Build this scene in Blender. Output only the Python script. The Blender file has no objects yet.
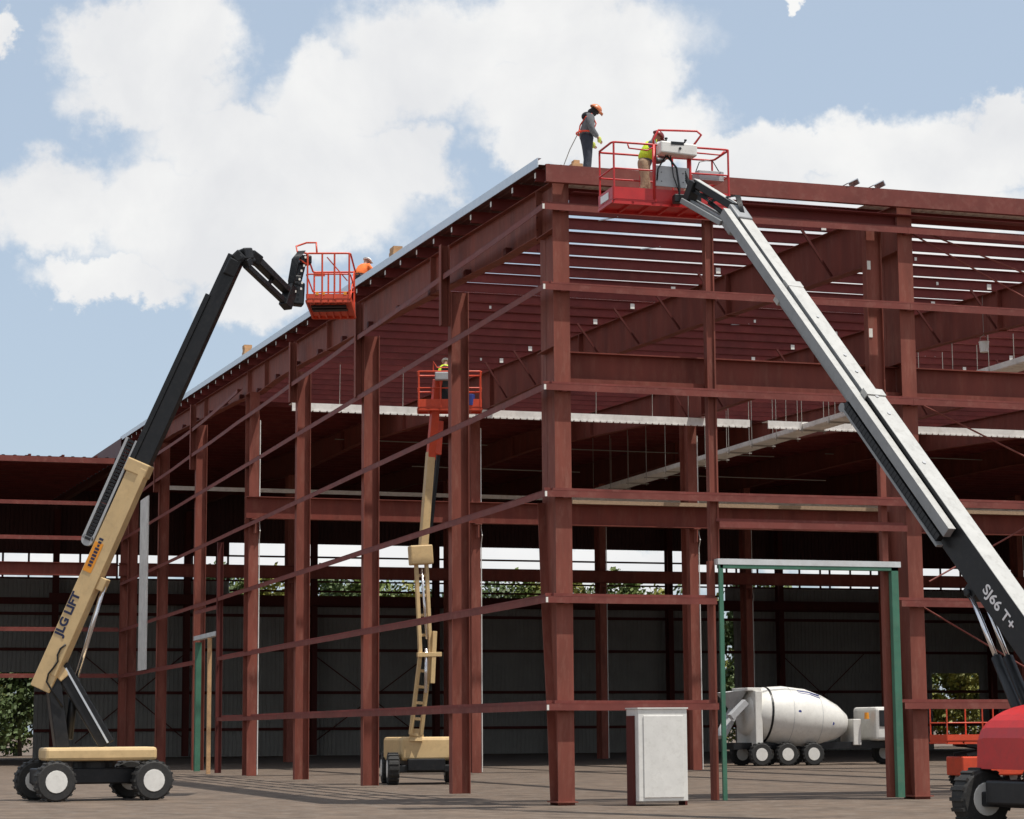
import bpy, bmesh, math, random
from mathutils import Vector, Matrix, noise
random.seed(7)
C = bpy.context.scene.collection
S = bpy.context.scene
V = Vector
# ------------------------------------------------------------------ camera
CAM = V((-16.152, -48.164, 1.70))
RIGHT = V((0.95302564, -0.30281327, -0.00680094))
FWD = V((0.30065219, 0.94302305, 0.14253348))
UP = V((-0.03674758, -0.13788278, 0.98976662))
cd = bpy.data.cameras.new('camera'); cam = bpy.data.objects.new('camera', cd); C.objects.link(cam)
m = Matrix.Identity(4)
for i in range(3):
    m[i][0] = RIGHT[i]; m[i][1] = UP[i]; m[i][2] = -FWD[i]; m[i][3] = CAM[i]
cam.matrix_world = m
cd.sensor_width = 36; cd.lens = 78.256; cd.clip_end = 6000; cd.clip_start = 0.5
S.camera = cam
S.view_settings.view_transform = 'Standard'; S.view_settings.look = 'None'
S.view_settings.gamma = 1; S.view_settings.exposure = 0.0
# ------------------------------------------------------------------ sun
SUN = V((0.26, -0.25, 0.93)).normalized()          # towards the sun
sd = bpy.data.lights.new('sun', 'SUN'); sd.energy = 4.8; sd.angle = math.radians(0.6); sd.color = (1, .95, .88)
sun = bpy.data.objects.new('sun', sd); C.objects.link(sun)
sun.rotation_euler = SUN.to_track_quat('Z', 'Y').to_euler()
# ------------------------------------------------------------------ world: sky with clouds
W = bpy.data.worlds.new('World'); S.world = W; W.use_nodes = True
nt = W.node_tree; nt.nodes.clear(); N = nt.nodes; Lk = nt.links
def nd(t, **k):
    n = N.new(t)
    for a, b in k.items(): setattr(n, a, b)
    return n
def mth(op, a, b=None, c=None, clamp=False):
    n = nd('ShaderNodeMath', operation=op); n.use_clamp = clamp
    for i, v in enumerate((a, b, c)):
        if v is None: continue
        if isinstance(v, (int, float)): n.inputs[i].default_value = v
        else: Lk.new(v, n.inputs[i])
    return n.outputs[0]
def vdot(a, v):
    n = nd('ShaderNodeVectorMath', operation='DOT_PRODUCT'); Lk.new(a, n.inputs[0]); n.inputs[1].default_value = v
    return n.outputs['Value']
sky = nd('ShaderNodeTexSky', sky_type='NISHITA', sun_disc=False)
sky.sun_elevation = math.asin(SUN.z); sky.sun_rotation = math.atan2(SUN.x, SUN.y)
sky.air_density = 1.0; sky.dust_density = 1.6; sky.ozone_density = 1.0
tc = nd('ShaderNodeTexCoord'); D = tc.outputs['Generated']
def noise_n(scale, detail, rough, off=(0, 0, 0), dist=0.0):
    mp = nd('ShaderNodeMapping'); mp.inputs['Location'].default_value = off; Lk.new(D, mp.inputs['Vector'])
    n = nd('ShaderNodeTexNoise'); n.inputs['Scale'].default_value = scale; n.inputs['Detail'].default_value = detail
    n.inputs['Roughness'].default_value = rough; n.inputs['Distortion'].default_value = dist
    Lk.new(mp.outputs[0], n.inputs['Vector']); return n
# clouds are placed by compass direction: u = tangent to the side, v = tangent upwards, about one fixed heading
SIDE, HEAD, TOP = (0.9530, -0.3028, -0.0068), (0.3007, 0.9430, 0.1425), (-0.0367, -0.1379, 0.9898)
dh = mth('MAXIMUM', vdot(D, HEAD), 0.05)
u = mth('DIVIDE', vdot(D, SIDE), dh); v = mth('DIVIDE', vdot(D, TOP), dh)
wn = noise_n(16, 6, .6); sep = nd('ShaderNodeSeparateColor'); Lk.new(wn.outputs['Color'], sep.inputs[0])
wn2 = noise_n(60, 5, .6, (3, 1, 2)); sep2 = nd('ShaderNodeSeparateColor'); Lk.new(wn2.outputs['Color'], sep2.inputs[0])
wn3 = noise_n(150, 4, .6, (7, 5, 1)); sep3 = nd('ShaderNodeSeparateColor'); Lk.new(wn3.outputs['Color'], sep3.inputs[0])
for sp_, am in ((sep, .050), (sep2, .024), (sep3, .010)):
    u = mth('ADD', u, mth('MULTIPLY', mth('SUBTRACT', sp_.outputs[0], .5), am))
    v = mth('ADD', v, mth('MULTIPLY', mth('SUBTRACT', sp_.outputs[1], .5), am))
# cumulus puffs: bearing and height of each centre and its two radii, in thousandths of a radian
BL = [(-182, 162, 30, 24), (-148, 168, 30, 25), (-163, 139, 40, 22), (-37, 157, 48, 32), (22, 170, 64, 26), (52, 150, 30, 26), (-78, 137, 42, 24), (-118, 117, 50, 22),
      (-203, 90, 38, 24), (-140, 85, 58, 29), (-82, 99, 52, 30), (-46, 108, 24, 22), (22, 135, 52, 27), (14, 117, 25, 16), (58, 121, 38, 22),
      (129, 117, 30, 14), (161, 117, 38, 19), (201, 117, 38, 20), (224, 131, 26, 14), (174, 94, 64, 20), (104, 108, 34, 16),
      (20, -68, 330, 15), (150, 68, 120, 24), (215, 60, 60, 24), (90, 40, 60, 30), (-226, 175, 7, 11), (128.5, 185, 6, 5), (-118, 55, 28, 16), (-180, 60, 40, 10)]
dens = None
for a, b, ra, rb in BL:
    a, b, ra, rb = a / 1000, b / 1000, ra / 1000, rb / 1000
    e = mth('ADD', mth('POWER', mth('DIVIDE', mth('SUBTRACT', u, a), ra), 2), mth('POWER', mth('DIVIDE', mth('SUBTRACT', v, b), rb), 2))
    g = mth('EXPONENT', mth('MULTIPLY', e, -0.69))
    dens = g if dens is None else mth('MAXIMUM', dens, g)
# beyond the seen part of the sky: ordinary scattered cumulus
far = noise_n(3.2, 7, .55, (1.3, 4, 2))
sepd = nd('ShaderNodeSeparateXYZ'); Lk.new(D, sepd.inputs[0])
fm = nd('ShaderNodeMapRange'); Lk.new(vdot(D, HEAD), fm.inputs[0]); fm.inputs[1].default_value = .93; fm.inputs[2].default_value = .80
fm.inputs[3].default_value = 0; fm.inputs[4].default_value = 1; fm.clamp = True
fd = mth('MULTIPLY', mth('SUBTRACT', far.outputs['Fac'], .40), 4.5, clamp=True)
dens = mth('ADD', dens, mth('MULTIPLY', fd, fm.outputs[0]))
cm = nd('ShaderNodeMapRange', interpolation_type='SMOOTHSTEP'); Lk.new(dens, cm.inputs[0])
cm.inputs[1].default_value = .39; cm.inputs[2].default_value = .74
shade = noise_n(11, 7, .55, (5, 2, 8), .3)
sm = nd('ShaderNodeMapRange'); Lk.new(shade.outputs['Fac'], sm.inputs[0]); sm.inputs[1].default_value = .36; sm.inputs[2].default_value = .62
sm.inputs[3].default_value = .0; sm.inputs[4].default_value = 1
cr = nd('ShaderNodeMix', data_type='RGBA'); Lk.new(sm.outputs[0], cr.inputs[0])
cr.inputs[6].default_value = (.79, .80, .82, 1); cr.inputs[7].default_value = (.94, .94, .93, 1)
sk = nd('ShaderNodeMix', data_type='RGBA', blend_type='MULTIPLY'); sk.inputs[0].default_value = 1
Lk.new(sky.outputs[0], sk.inputs[6]); sk.inputs[7].default_value = (.105, .105, .105, 1)
hz = nd('ShaderNodeMix', data_type='RGBA'); hz.inputs[0].default_value = .55; Lk.new(sk.outputs[2], hz.inputs[6]); hz.inputs[7].default_value = (.66, .78, .92, 1)
mx = nd('ShaderNodeMix', data_type='RGBA'); Lk.new(cm.outputs[0], mx.inputs[0]); Lk.new(hz.outputs[2], mx.inputs[6]); Lk.new(cr.outputs[2], mx.inputs[7])
bg = nd('ShaderNodeBackground'); bg.inputs[1].default_value = 1.0; Lk.new(mx.outputs[2], bg.inputs[0])
wo = nd('ShaderNodeOutputWorld'); Lk.new(bg.outputs[0], wo.inputs[0])

# ------------------------------------------------------------------ materials
def mat(name, col, rough=.55, metal=0.0, var=.12, scale=3.0, dirt=None, dirt_amt=0.0, streak=False, bump=0.0, bscale=30, spec=.5):
    mt = bpy.data.materials.new(name); mt.use_nodes = True
    t = mt.node_tree; b = t.nodes['Principled BSDF']
    b.inputs['Roughness'].default_value = rough; b.inputs['Metallic'].default_value = metal
    b.inputs['Specular IOR Level'].default_value = spec
    co = t.nodes.new('ShaderNodeTexCoord'); mp = t.nodes.new('ShaderNodeMapping'); t.links.new(co.outputs['Object'], mp.inputs['Vector'])
    n = t.nodes.new('ShaderNodeTexNoise'); n.inputs['Scale'].default_value = scale; n.inputs['Detail'].default_value = 7; n.inputs['Roughness'].default_value = .62
    if streak: mp.inputs['Scale'].default_value = (1, 1, .22)
    t.links.new(mp.outputs[0], n.inputs['Vector'])
    r = t.nodes.new('ShaderNodeMapRange'); t.links.new(n.outputs['Fac'], r.inputs[0]); r.inputs[1].default_value = .28; r.inputs[2].default_value = .72
    r.inputs[3].default_value = 1 - var; r.inputs[4].default_value = 1 + var
    mul = t.nodes.new('ShaderNodeMix'); mul.data_type = 'RGBA'; mul.blend_type = 'MULTIPLY'; mul.inputs[0].default_value = 1
    mul.inputs[6].default_value = (*col, 1); t.links.new(r.outputs[0], mul.inputs[7]); out = mul.outputs[2]
    if dirt:
        n2 = t.nodes.new('ShaderNodeTexNoise'); n2.inputs['Scale'].default_value = scale * 2.7; n2.inputs['Detail'].default_value = 8; n2.inputs['Roughness'].default_value = .7
        t.links.new(mp.outputs[0], n2.inputs['Vector'])
        r2 = t.nodes.new('ShaderNodeMapRange'); t.links.new(n2.outputs['Fac'], r2.inputs[0]); r2.inputs[1].default_value = .50; r2.inputs[2].default_value = .72
        r2.inputs[3].default_value = 0; r2.inputs[4].default_value = dirt_amt
        mm = t.nodes.new('ShaderNodeMix'); mm.data_type = 'RGBA'; t.links.new(r2.outputs[0], mm.inputs[0]); t.links.new(out, mm.inputs[6]); mm.inputs[7].default_value = (*dirt, 1)
        out = mm.outputs[2]
    t.links.new(out, b.inputs['Base Color'])
    rr = t.nodes.new('ShaderNodeMapRange'); t.links.new(n.outputs['Fac'], rr.inputs[0]); rr.inputs[3].default_value = max(.05, rough - .12); rr.inputs[4].default_value = min(1, rough + .12)
    t.links.new(rr.outputs[0], b.inputs['Roughness'])
    if bump:
        nb = t.nodes.new('ShaderNodeTexNoise'); nb.inputs['Scale'].default_value = bscale; nb.inputs['Detail'].default_value = 5; t.links.new(co.outputs['Object'], nb.inputs['Vector'])
        bp = t.nodes.new('ShaderNodeBump'); bp.inputs['Strength'].default_value = bump; bp.inputs['Distance'].default_value = .02; t.links.new(nb.outputs['Fac'], bp.inputs['Height']); t.links.new(bp.outputs[0], b.inputs['Normal'])
    return mt
STEEL = mat('red_oxide_steel', (.205, .060, .042), .68, 0, .30, 2.0, (.32, .15, .11), .5, True, spec=.25)
BEAMM = mat('red_oxide_beam_shade', (.165, .040, .028), .68, 0, .26, 1.6, (.25, .10, .07), .45, True, spec=.25)  # darker copy of the red steel: shade of inner members put into the colour
STEEL2 = mat('red_oxide_girt', (.18, .046, .036), .62, 0, .22, 1.3, (.30, .14, .11), .4, spec=.3)
PURL = mat('red_oxide_purlin_shade', (.16, .030, .027), .65, 0, .25, .9, (.25, .08, .06), .3, spec=.25)  # purlin red darkened to stand in for their shade
GALV = mat('galvanised', (.62, .66, .70), .38, .55, .10, 5)
ZINC = mat('zinc_sheet', (.60, .62, .62), .5, .15, .12, 2, (.40, .38, .34), .3)
TRAYM = mat('pale_deck', (.80, .78, .74), .55, .05, .14, 1.5, (.40, .36, .30), .4)
SIDING = mat('grey_siding', (.30, .30, .285), .6, .1, .12, .8)
ROOFM = mat('roof_sheet', (.085, .028, .025), .6, .0, .15, .8)
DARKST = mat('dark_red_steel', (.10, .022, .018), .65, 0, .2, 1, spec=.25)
WHITE = mat('white_paint', (.72, .71, .67), .45, 0, .07, 3, (.35, .32, .28), .25)
GREEN = mat('green_steel', (.045, .15, .095), .5, 0, .2, 2, (.12, .18, .12), .4)
WOOD = mat('lumber', (.50, .30, .15), .75, 0, .25, 4, bump=.3)
ORANGE = mat('orange_paint', (.66, .075, .028), .42, 0, .12, 3, (.30, .05, .03), .3)
REDP = mat('red_paint', (.50, .022, .022), .40, 0, .12, 3, (.25, .03, .025), .35)
CREAM = mat('cream_paint', (.62, .44, .22), .42, 0, .10, 2, (.33, .22, .12), .35)
BOOMW = mat('boom_white', (.43, .43, .41), .5, 0, .08, 3, (.24, .23, .21), .5)
BOOMG = mat('boom_grey_shade', (.25, .26, .265), .42, 0, .12, 2.5, (.14, .14, .14), .4)  # shaded copy of the boom white, for faces turned from the sun
BLACK = mat('black_paint', (.010, .011, .013), .42, 0, .3, 3, (.035, .032, .03), .5, spec=.35)
RUBBER = mat('rubber', (.022, .022, .022), .8, 0, .3, 8, (.09, .08, .06), .4)
CHROME = mat('cylinder_rod', (.75, .75, .77), .18, .9, .05, 4)
GREYP = mat('grey_panel', (.42, .43, .44), .5, 0, .08, 4, (.25, .25, .25), .3)
PLAC = mat('orange_placard', (.80, .30, .02), .5, 0, .08, 4)
NAVY = mat('navy_lettering', (.012, .018, .06), .5, 0, .2, 9)
LETW = mat('white_lettering', (.78, .78, .78), .5, 0, .06, 9)
TAGM = mat('paper_tag', (.78, .76, .70), .8, 0, .1, 9)
BLUEP = mat('blue_paint', (.03, .05, .25), .5, 0, .1, 4)
SKIN = mat('skin', (.36, .19, .13), .6, 0, .08, 12)
GREYH = mat('grey_hoodie', (.13, .135, .145), .9, 0, .2, 14, bump=.5, bscale=20)
BLACKC = mat('black_cloth', (.018, .018, .021), .9, 0, .3, 14, bump=.5, bscale=20)
DENIM = mat('dark_denim', (.028, .032, .045), .9, 0, .3, 12, bump=.5, bscale=20)
TAN = mat('tan_cloth', (.36, .25, .16), .9, 0, .2, 10, bump=.5, bscale=20)
VEST = mat('yellow_vest', (.62, .80, .04), .8, 0, .1, 12, bump=.4, bscale=20)
OVEST = mat('orange_vest', (.95, .20, .04), .8, 0, .1, 12, bump=.4, bscale=20)
HARN = mat('harness_red', (.75, .07, .03), .7, 0, .1, 12)
HATO = mat('hat_orange', (.62, .21, .09), .35, 0, .06, 9)
HATR = mat('hat_maroon', (.16, .02, .02), .3, 0, .1, 9)
HATW = mat('hat_white', (.75, .75, .72), .35, 0, .05, 9)
BOOT = mat('boot_leather', (.14, .075, .04), .8, 0, .2, 10)
GLOVE = mat('glove', (.50, .55, .10), .8, 0, .15, 15)
GLASS = mat('dark_glass', (.02, .022, .025), .08, 0, .1, 3)
AMBER = mat('amber_lens', (.75, .30, .02), .3, 0, .05, 3)
ROPE = mat('rope', (.30, .28, .25), .8, 0, .1, 20)
BARK = mat('bark', (.12, .09, .065), .9, 0, .3, 3, bump=.6, bscale=8)
def leafmat(name, col):
    mt = mat(name, col, .6, 0, .45, .35, (col[0] * 1.5, col[1] * 1.35, col[2]), .6)
    mt.node_tree.nodes['Principled BSDF'].inputs['Subsurface Weight'].default_value = 0
    return mt
LEAF1 = leafmat('leaves_green', (.11, .145, .03)); LEAF2 = leafmat('leaves_dark', (.07, .105, .03)); LEAF3 = leafmat('leaves_yellowish', (.19, .19, .035))
def groundmat():
    mt = mat('dirt', (.115, .082, .058), .95, 0, .45, .9, (.20, .17, .14), .8, bump=1.0, bscale=7)
    return mt
DIRT = groundmat()
SLAB = mat('concrete', (.34, .33, .31), .85, 0, .15, .4, (.2, .18, .15), .6, bump=.2, bscale=12)

# ------------------------------------------------------------------ helpers
def newbm(): return bmesh.new()
def box(bm, x0, x1, y0, y1, z0, z1):
    vs = [bm.verts.new(p) for p in ((x0, y0, z0), (x1, y0, z0), (x1, y1, z0), (x0, y1, z0), (x0, y0, z1), (x1, y0, z1), (x1, y1, z1), (x0, y1, z1))]
    for f in ((0, 3, 2, 1), (4, 5, 6, 7), (0, 1, 5, 4), (1, 2, 6, 5), (2, 3, 7, 6), (3, 0, 4, 7)): bm.faces.new([vs[i] for i in f])
def frame_of(A, B, up=(0, 0, 1)):
    d = (B - A).normalized(); s = d.cross(V(up))
    if s.length < 1e-4: s = d.cross(V((1, 0, 0)))
    s.normalize(); n = s.cross(d).normalized(); return d, s, n
def beam(bm, A, B, w, h, up=(0, 0, 1), w2=None, h2=None, os=0, on=0):
    A = V(A); B = V(B); d, s, n = frame_of(A, B, up); w2 = w if w2 is None else w2; h2 = h if h2 is None else h2
    A = A + s * os + n * on; B = B + s * os + n * on
    r = []
    for P, ww, hh in ((A, w, h), (B, w2, h2)):
        r.append([bm.verts.new(P + s * a * ww / 2 + n * b * hh / 2) for a, b in ((-1, -1), (1, -1), (1, 1), (-1, 1))])
    bm.faces.new(r[0][::-1]); bm.faces.new(r[1])
    for i in range(4):
        j = (i + 1) % 4; bm.faces.new((r[0][i], r[0][j], r[1][j], r[1][i]))
def tube(bm, pts, r, seg=8, closed=False):
    pts = [V(p) for p in pts]; rings = []; n = len(pts); ref = None
    for i, p in enumerate(pts):
        if closed: d = (pts[(i + 1) % n] - pts[i - 1]).normalized()
        else: d = ((pts[min(i + 1, n - 1)] - pts[i]).normalized() + (pts[i] - pts[max(i - 1, 0)]).normalized()).normalized()
        if ref is None: ref = d.cross(V((0, 0, 1)) if abs(d.z) < .9 else V((1, 0, 0))).normalized()
        s = (ref - d * ref.dot(d)).normalized(); ref = s; t = d.cross(s)
        rr = r[i] if isinstance(r, (list, tuple)) else r
        rings.append([bm.verts.new(p + (s * math.cos(k * 2 * math.pi / seg) + t * math.sin(k * 2 * math.pi / seg)) * rr) for k in range(seg)])
    for i in range(n if closed else n - 1):
        a = rings[i]; b = rings[(i + 1) % n]
        for k in range(seg): bm.faces.new((a[k], a[(k + 1) % seg], b[(k + 1) % seg], b[k]))
    if not closed: bm.faces.new(rings[0][::-1]); bm.faces.new(rings[-1])
def lathe(bm, prof, A, axis, seg=24, cap=True):
    A = V(A); ax = V(axis).normalized(); s = ax.cross(V((0, 0, 1)) if abs(ax.z) < .9 else V((1, 0, 0))).normalized(); t = ax.cross(s)
    rings = [[bm.verts.new(A + ax * h + (s * math.cos(k * 2 * math.pi / seg) + t * math.sin(k * 2 * math.pi / seg)) * max(r, .0005)) for k in range(seg)] for h, r in prof]
    for a, b in zip(rings, rings[1:]):
        for k in range(seg): bm.faces.new((a[k], a[(k + 1) % seg], b[(k + 1) % seg], b[k]))
    if cap: bm.faces.new(rings[0][::-1]); bm.faces.new(rings[-1])
def build(name, bm, mt, parent=None, root=None, bevel=0, smooth=False):
    """link the bmesh as one object; vertices are in world space, moved to the thing's base"""
    org = V((0, 0, 0))
    if root is not None: org = root.location.copy()
    bmesh.ops.recalc_face_normals(bm, faces=bm.faces[:])
    if root is not None:
        for v_ in bm.verts: v_.co -= org
    me = bpy.data.meshes.new(name); bm.to_mesh(me); bm.free(); me.materials.append(mt)
    if smooth:
        for p in me.polygons: p.use_smooth = True
    o = bpy.data.objects.new(name, me); C.objects.link(o)
    if parent is not None: o.parent = parent
    if bevel:
        b = o.modifiers.new('bevel', 'BEVEL'); b.width = bevel; b.segments = 2; b.limit_method = 'ANGLE'; b.angle_limit = math.radians(40)
    return o
def thing(name, loc, label, cat, group=None):
    o = bpy.data.objects.new(name, None); o.location = loc; o.empty_display_size = .3; C.objects.link(o)
    o['label'] = label; o['category'] = cat
    if group: o['group'] = group
    return o
def single(name, bm, mt, label, cat, group=None, kind=None, bevel=0, smooth=False):
    o = build(name, bm, mt, None, None, bevel, smooth)
    if kind: o['kind'] = kind
    if label: o['label'] = label; o['category'] = cat
    if group: o['group'] = group
    return o
def lettering(text, mt, root, origin, xdir, ydir, size, width=None, name='lettering', bold=.012):
    """flat raised letters lying on a surface: origin = lower left, xdir = reading direction, ydir = up of the letters"""
    cu = bpy.data.curves.new('t', 'FONT'); cu.body = text; cu.size = size; cu.extrude = .004; cu.offset = bold
    ob = bpy.data.objects.new('t', cu); C.objects.link(ob)
    bpy.context.view_layer.update()
    me = bpy.data.meshes.new_from_object(ob.evaluated_get(bpy.context.evaluated_depsgraph_get()))
    bpy.data.objects.remove(ob)
    x = V(xdir).normalized(); z = x.cross(V(ydir)).normalized(); y = z.cross(x).normalized()
    xs = [v_.co.x for v_ in me.vertices]; sc = 1.0
    if width: sc = width / (max(xs) - min(xs))
    org = root.location
    for v_ in me.vertices:
        c = v_.co.copy(); v_.co = V(origin) + x * (c.x - min(xs)) * sc + y * c.y + z * c.z - org
    me.materials.clear(); me.materials.append(mt); me.name = name
    o = bpy.data.objects.new(name, me); C.objects.link(o); o.parent = root
    return o

# ------------------------------------------------------------------ ground
bm = newbm()
n = 60
def gh(x, y):
    if -60 < x < 110 and -60 < y < 130: return 0.0
    return noise.noise(V((x * .004, y * .004, 0))) * 1.2 - .3
xs = [-3000, -1200, -500, -200, -100] + [-60 + i * 8.5 for i in range(21)] + [150, 250, 600, 1400, 3000]
ys = [-600, -200, -100, -60] + [-50 + i * 9 for i in range(21)] + [170, 250, 500, 1200, 3500]
g = [[bm.verts.new((x, y, gh(x, y) if not (-60 <= x <= 115 and -60 <= y <= 135) else 0)) for x in xs] for y in ys]
for j in range(len(ys) - 1):
    for i in range(len(xs) - 1): bm.faces.new((g[j][i], g[j][i + 1], g[j + 1][i + 1], g[j + 1][i]))
single('ground', bm, DIRT, None, None, kind='structure')

# ------------------------------------------------------------------ the new steel building
SL = .0355
def zb(y): return 14.52 + SL * y                     # underside of the purlins
B = thing('steel_building', (0.5, .2, 0), 'unfinished red oxide steel building frame with open girts, tapered columns and rafters', 'building')
def bp(name, bm, mt=STEEL, parent=None, bevel=0): return build(name, bm, mt, parent or B, B, bevel)
FX = [.5, 9.48, 18.45, 27.5, 36.5, 45.5]
def ibeam_x(bm, x0, x1, yc, z0, z1, fw=.3, t=.02, ft=.03):
    box(bm, x0, x1, yc - t / 2, yc + t / 2, z0 + ft, z1 - ft)
    box(bm, x0, x1, yc - fw / 2, yc + fw / 2, z0, z0 + ft); box(bm, x0, x1, yc - fw / 2, yc + fw / 2, z1 - ft, z1)
def poly_yz(bm, pts, x0, x1):
    a = [bm.verts.new((x0, y, z)) for y, z in pts]; b = [bm.verts.new((x1, y, z)) for y, z in pts]
    bm.faces.new(a); bm.faces.new(b[::-1]); k = len(pts)
    for i in range(k): bm.faces.new((a[i], a[(i + 1) % k], b[(i + 1) % k], b[i]))
def strip_yz(bm, pts, x0, x1, t):
    """flange plate following pts (y,z), thickness t upwards normal"""
    for (ya, za), (yb, zb_) in zip(pts, pts[1:]):
        beam(bm, ((x0 + x1) / 2, ya, za), ((x0 + x1) / 2, yb, zb_), x1 - x0, t)
ROWS_INT = {36.3: [.22, 9.1, 18.37, 27.4, 36.4], 72.1: [.3, 9.3, 18.4, 27.45, 36.5, 45.5, 54.5]}
def rafter_bot(y, first):
    if first: P = [(0, 13.40), (4.7, 13.52), (14.6, 14.0), (20.7, 14.26), (29, 14.62), (33, 14.72), (36.3, 14.70), (40, 15.0), (57, 15.78), (68, 16.0), (72, 15.95), (80, 16.5), (108, 17.4)]
    else: P = [(0, 13.26), (5.6, 13.48), (9.9, 13.64), (14.3, 13.85), (19.4, 14.06), (26, 14.25), (33, 14.3), (36.3, 14.28), (41, 14.75), (57, 15.6), (68, 15.7), (72, 15.7), (80, 16.3), (108, 17.2)]
    for (a, za), (b, zc) in zip(P, P[1:]):
        if a <= y <= b: return za + (zc - za) * (y - a) / (b - a)
    return P[-1][1]
for i, fx in enumerate(FX):
    first = i == 0
    # sidewall column, tapered
    c = newbm()
    prof = [(0, .75), (2.2, .95), (4.6, 1.28), (7, 1.5), (13.3, 1.5)]
    poly_yz(c, [(.215, 0), (.75, 0), (.95, 2.2), (1.28, 4.6), (1.5, 7), (1.5, 14.5), (.215, 14.5)], fx - .01, fx + .01)
    box(c, fx - .2, fx + .2, .19, .215, 0, 14.52)
    strip_yz(c, [(p[1], p[0]) for p in prof] + [(1.5, 14.5)], fx - .2, fx + .2, .03)
    for z in (13.35, 10.55, 9.72): box(c, fx - .19, fx + .19, .22, 1.48, z, z + .02)
    box(c, fx - .25, fx + .25, .1, .85, .06, .09)
    col = bp('column', c)
    # rafter
    yend = 108
    P = [0.2 + .0, 4.7, 9.9, 14.6, 20.7, 26, 29, 33, 36.3, 41, 57, 68, 72, 80, 108]
    r = newbm(); bot = [(y, rafter_bot(y, first)) for y in P]; top = [(y, zb(y) - .01) for y in P]
    sbot = [(1.53, rafter_bot(1.53, first))] + bot[1:]; stop_ = [(.2, zb(.2) - .01)] + top[1:]
    poly_yz(r, [(1.53, rafter_bot(1.53, first))] + bot[1:] + top[::-1][:-1] + [(1.53, zb(1.53) - .01)], fx - .009, fx + .009)
    strip_yz(r, sbot, fx - .15, fx + .15, .022); strip_yz(r, stop_, fx - .15, fx + .15, .02)
    for y in (1.54, 11.0, 11.05, 24.0, 24.05, 34.6, 38, 48, 60):      # splice plates
        if i < 4: box(r, fx - .16, fx + .16, y, y + .03, rafter_bot(y, first) - .05, zb(y) - .02)
    ra = bp('rafter', r, STEEL if first else BEAMM)  # inner rafters get the darker red with shade painted in
    if 0 < i < 4:
        for k in range(1, 20, 2):
            y = 4.1 - 1.78 + 1.78 * k
            for q in (-1, 1):
                fb = newbm(); beam(fb, (fx + q * .1, y, rafter_bot(y, first) + .05), (fx + q * .95, y, zb(y) + .03), .05, .06); bp('flange_brace', fb, DARKST, ra)
    if first:
        for k in range(1, 30, 2):
            y = 2.32 + 1.78 * k
            fb = newbm(); beam(fb, (fx + .1, y, rafter_bot(y, first) + .05), (fx + .95, y, zb(y) + .03), .05, .06); bp('flange_brace', fb, DARKST, ra)
            fb = newbm(); box(fb, fx - .17, fx - .02, y - .16, y + .06, rafter_bot(y, first) + .01, rafter_bot(y, first) + .17); bp('gusset', fb, DARKST, ra)
# bolted cleats where the girts meet the near columns
for z in (13.82, 11.91, 9.55, 7.07, 4.645, 2.21):
    for fx in (.5, 9.48):
        c = newbm(); box(c, fx - .06, fx + .06, .01, .19, z - .09, z + .072)
        for q in (.05, .14):
            lathe(c, [(0, .014), (.012, .014)], (fx - .06, q, z - .02), (-1, 0, 0), 6)
        bp('girt_cleat', c, STEEL2)
for z in (13.1, 13.35, 13.6, 13.9, 14.2):
    for x in (.36, .64):
        c = newbm(); lathe(c, [(0, .02), (.014, .02)], (x, 1.54, z), (0, -1, 0), 6); bp('bolt', c, DARKST)
# interior columns (web along the rafters)
for Y, xsn in ROWS_INT.items():
    for x in xsn:
        c = newbm(); w = .19; dp = .42; top = rafter_bot(Y, x < 1) - .02
        box(c, x - .01, x + .01, Y - dp, Y + dp, .06, top)
        box(c, x - w, x + w, Y - dp - .025, Y - dp, .06, top); box(c, x - w, x + w, Y + dp, Y + dp + .025, .06, top)
        box(c, x - w - .02, x + w + .02, Y - dp - .03, Y + dp + .03, top, top + .018)
        # bracket below the crane beam
        box(c, x - .14, x + .14, Y - dp - .45, Y - dp - .03, 9.72, 9.76); box(c, x - .02, x + .02, Y - dp - .44, Y - dp - .03, 9.2, 9.72)
        co = bp('column', c)
        if Y < 40 or x > 8:
            t = newbm(); tube(t, [(x + w + .03, Y - dp - .03, .1), (x + w + .03, Y - dp - .03, 9.0), (x + w + .02, Y - dp - .2, 9.3), (x + w + .03, Y - dp - .03, 9.6), (x + w + .03, Y - dp - .03, 13.6)], .02, 6)
            bp('conduit', t, TRAYM, co)
# far row
for x in (-8.6, .4, 9.45, 18.5, 27.5, 36.6, 45.6, 54.6, 63.6, 72.6):
    c = newbm(); Y = 107.2
    box(c, x - .01, x + .01, Y - .35, Y + .35, .06, 17); box(c, x - .19, x + .19, Y - .37, Y - .35, .06, 17); box(c, x - .19, x + .19, Y + .35, Y + .37, .06, 17)
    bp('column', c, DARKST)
# endwall columns on the left face
for y, ztop, s0, s1 in ((8.65, 13.42, 12.5, 14.72), (18.4, 13.9, 11.95, 14.95), (28.2, 14.3, 13.2, 15.35), (49.3, 15.2, 13.2, 16.1), (59.9, 15.7, 13.3, 16.5), (70.3, 15.9, 13.4, 16.7)):
    c = newbm()
    box(c, .23, .68, y - .01, y + .01, .06, ztop); box(c, .21, .23, y - .16, y + .16, .06, ztop); box(c, .68, .70, y - .17, y + .17, .06, ztop)
    co = bp('endwall_column', c)
    c = newbm()
    box(c, -.03, .18, y + .10, y + .12, s0, s1); box(c, -.05, -.03, y - .08, y + .12, s0, s1); box(c, .18, .2, y - .08, y + .12, s0, s1)
    bp('stub_post', c, STEEL, co)
c = newbm(); y = 42.3
box(c, .0, .2, y - .01, y + .01, .06, 9.4); box(c, -.02, 0, y - .1, y + .1, .06, 9.4); box(c, .2, .22, y - .1, y + .1, .06, 9.4)
bp('door_post', c, DARKST)
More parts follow.
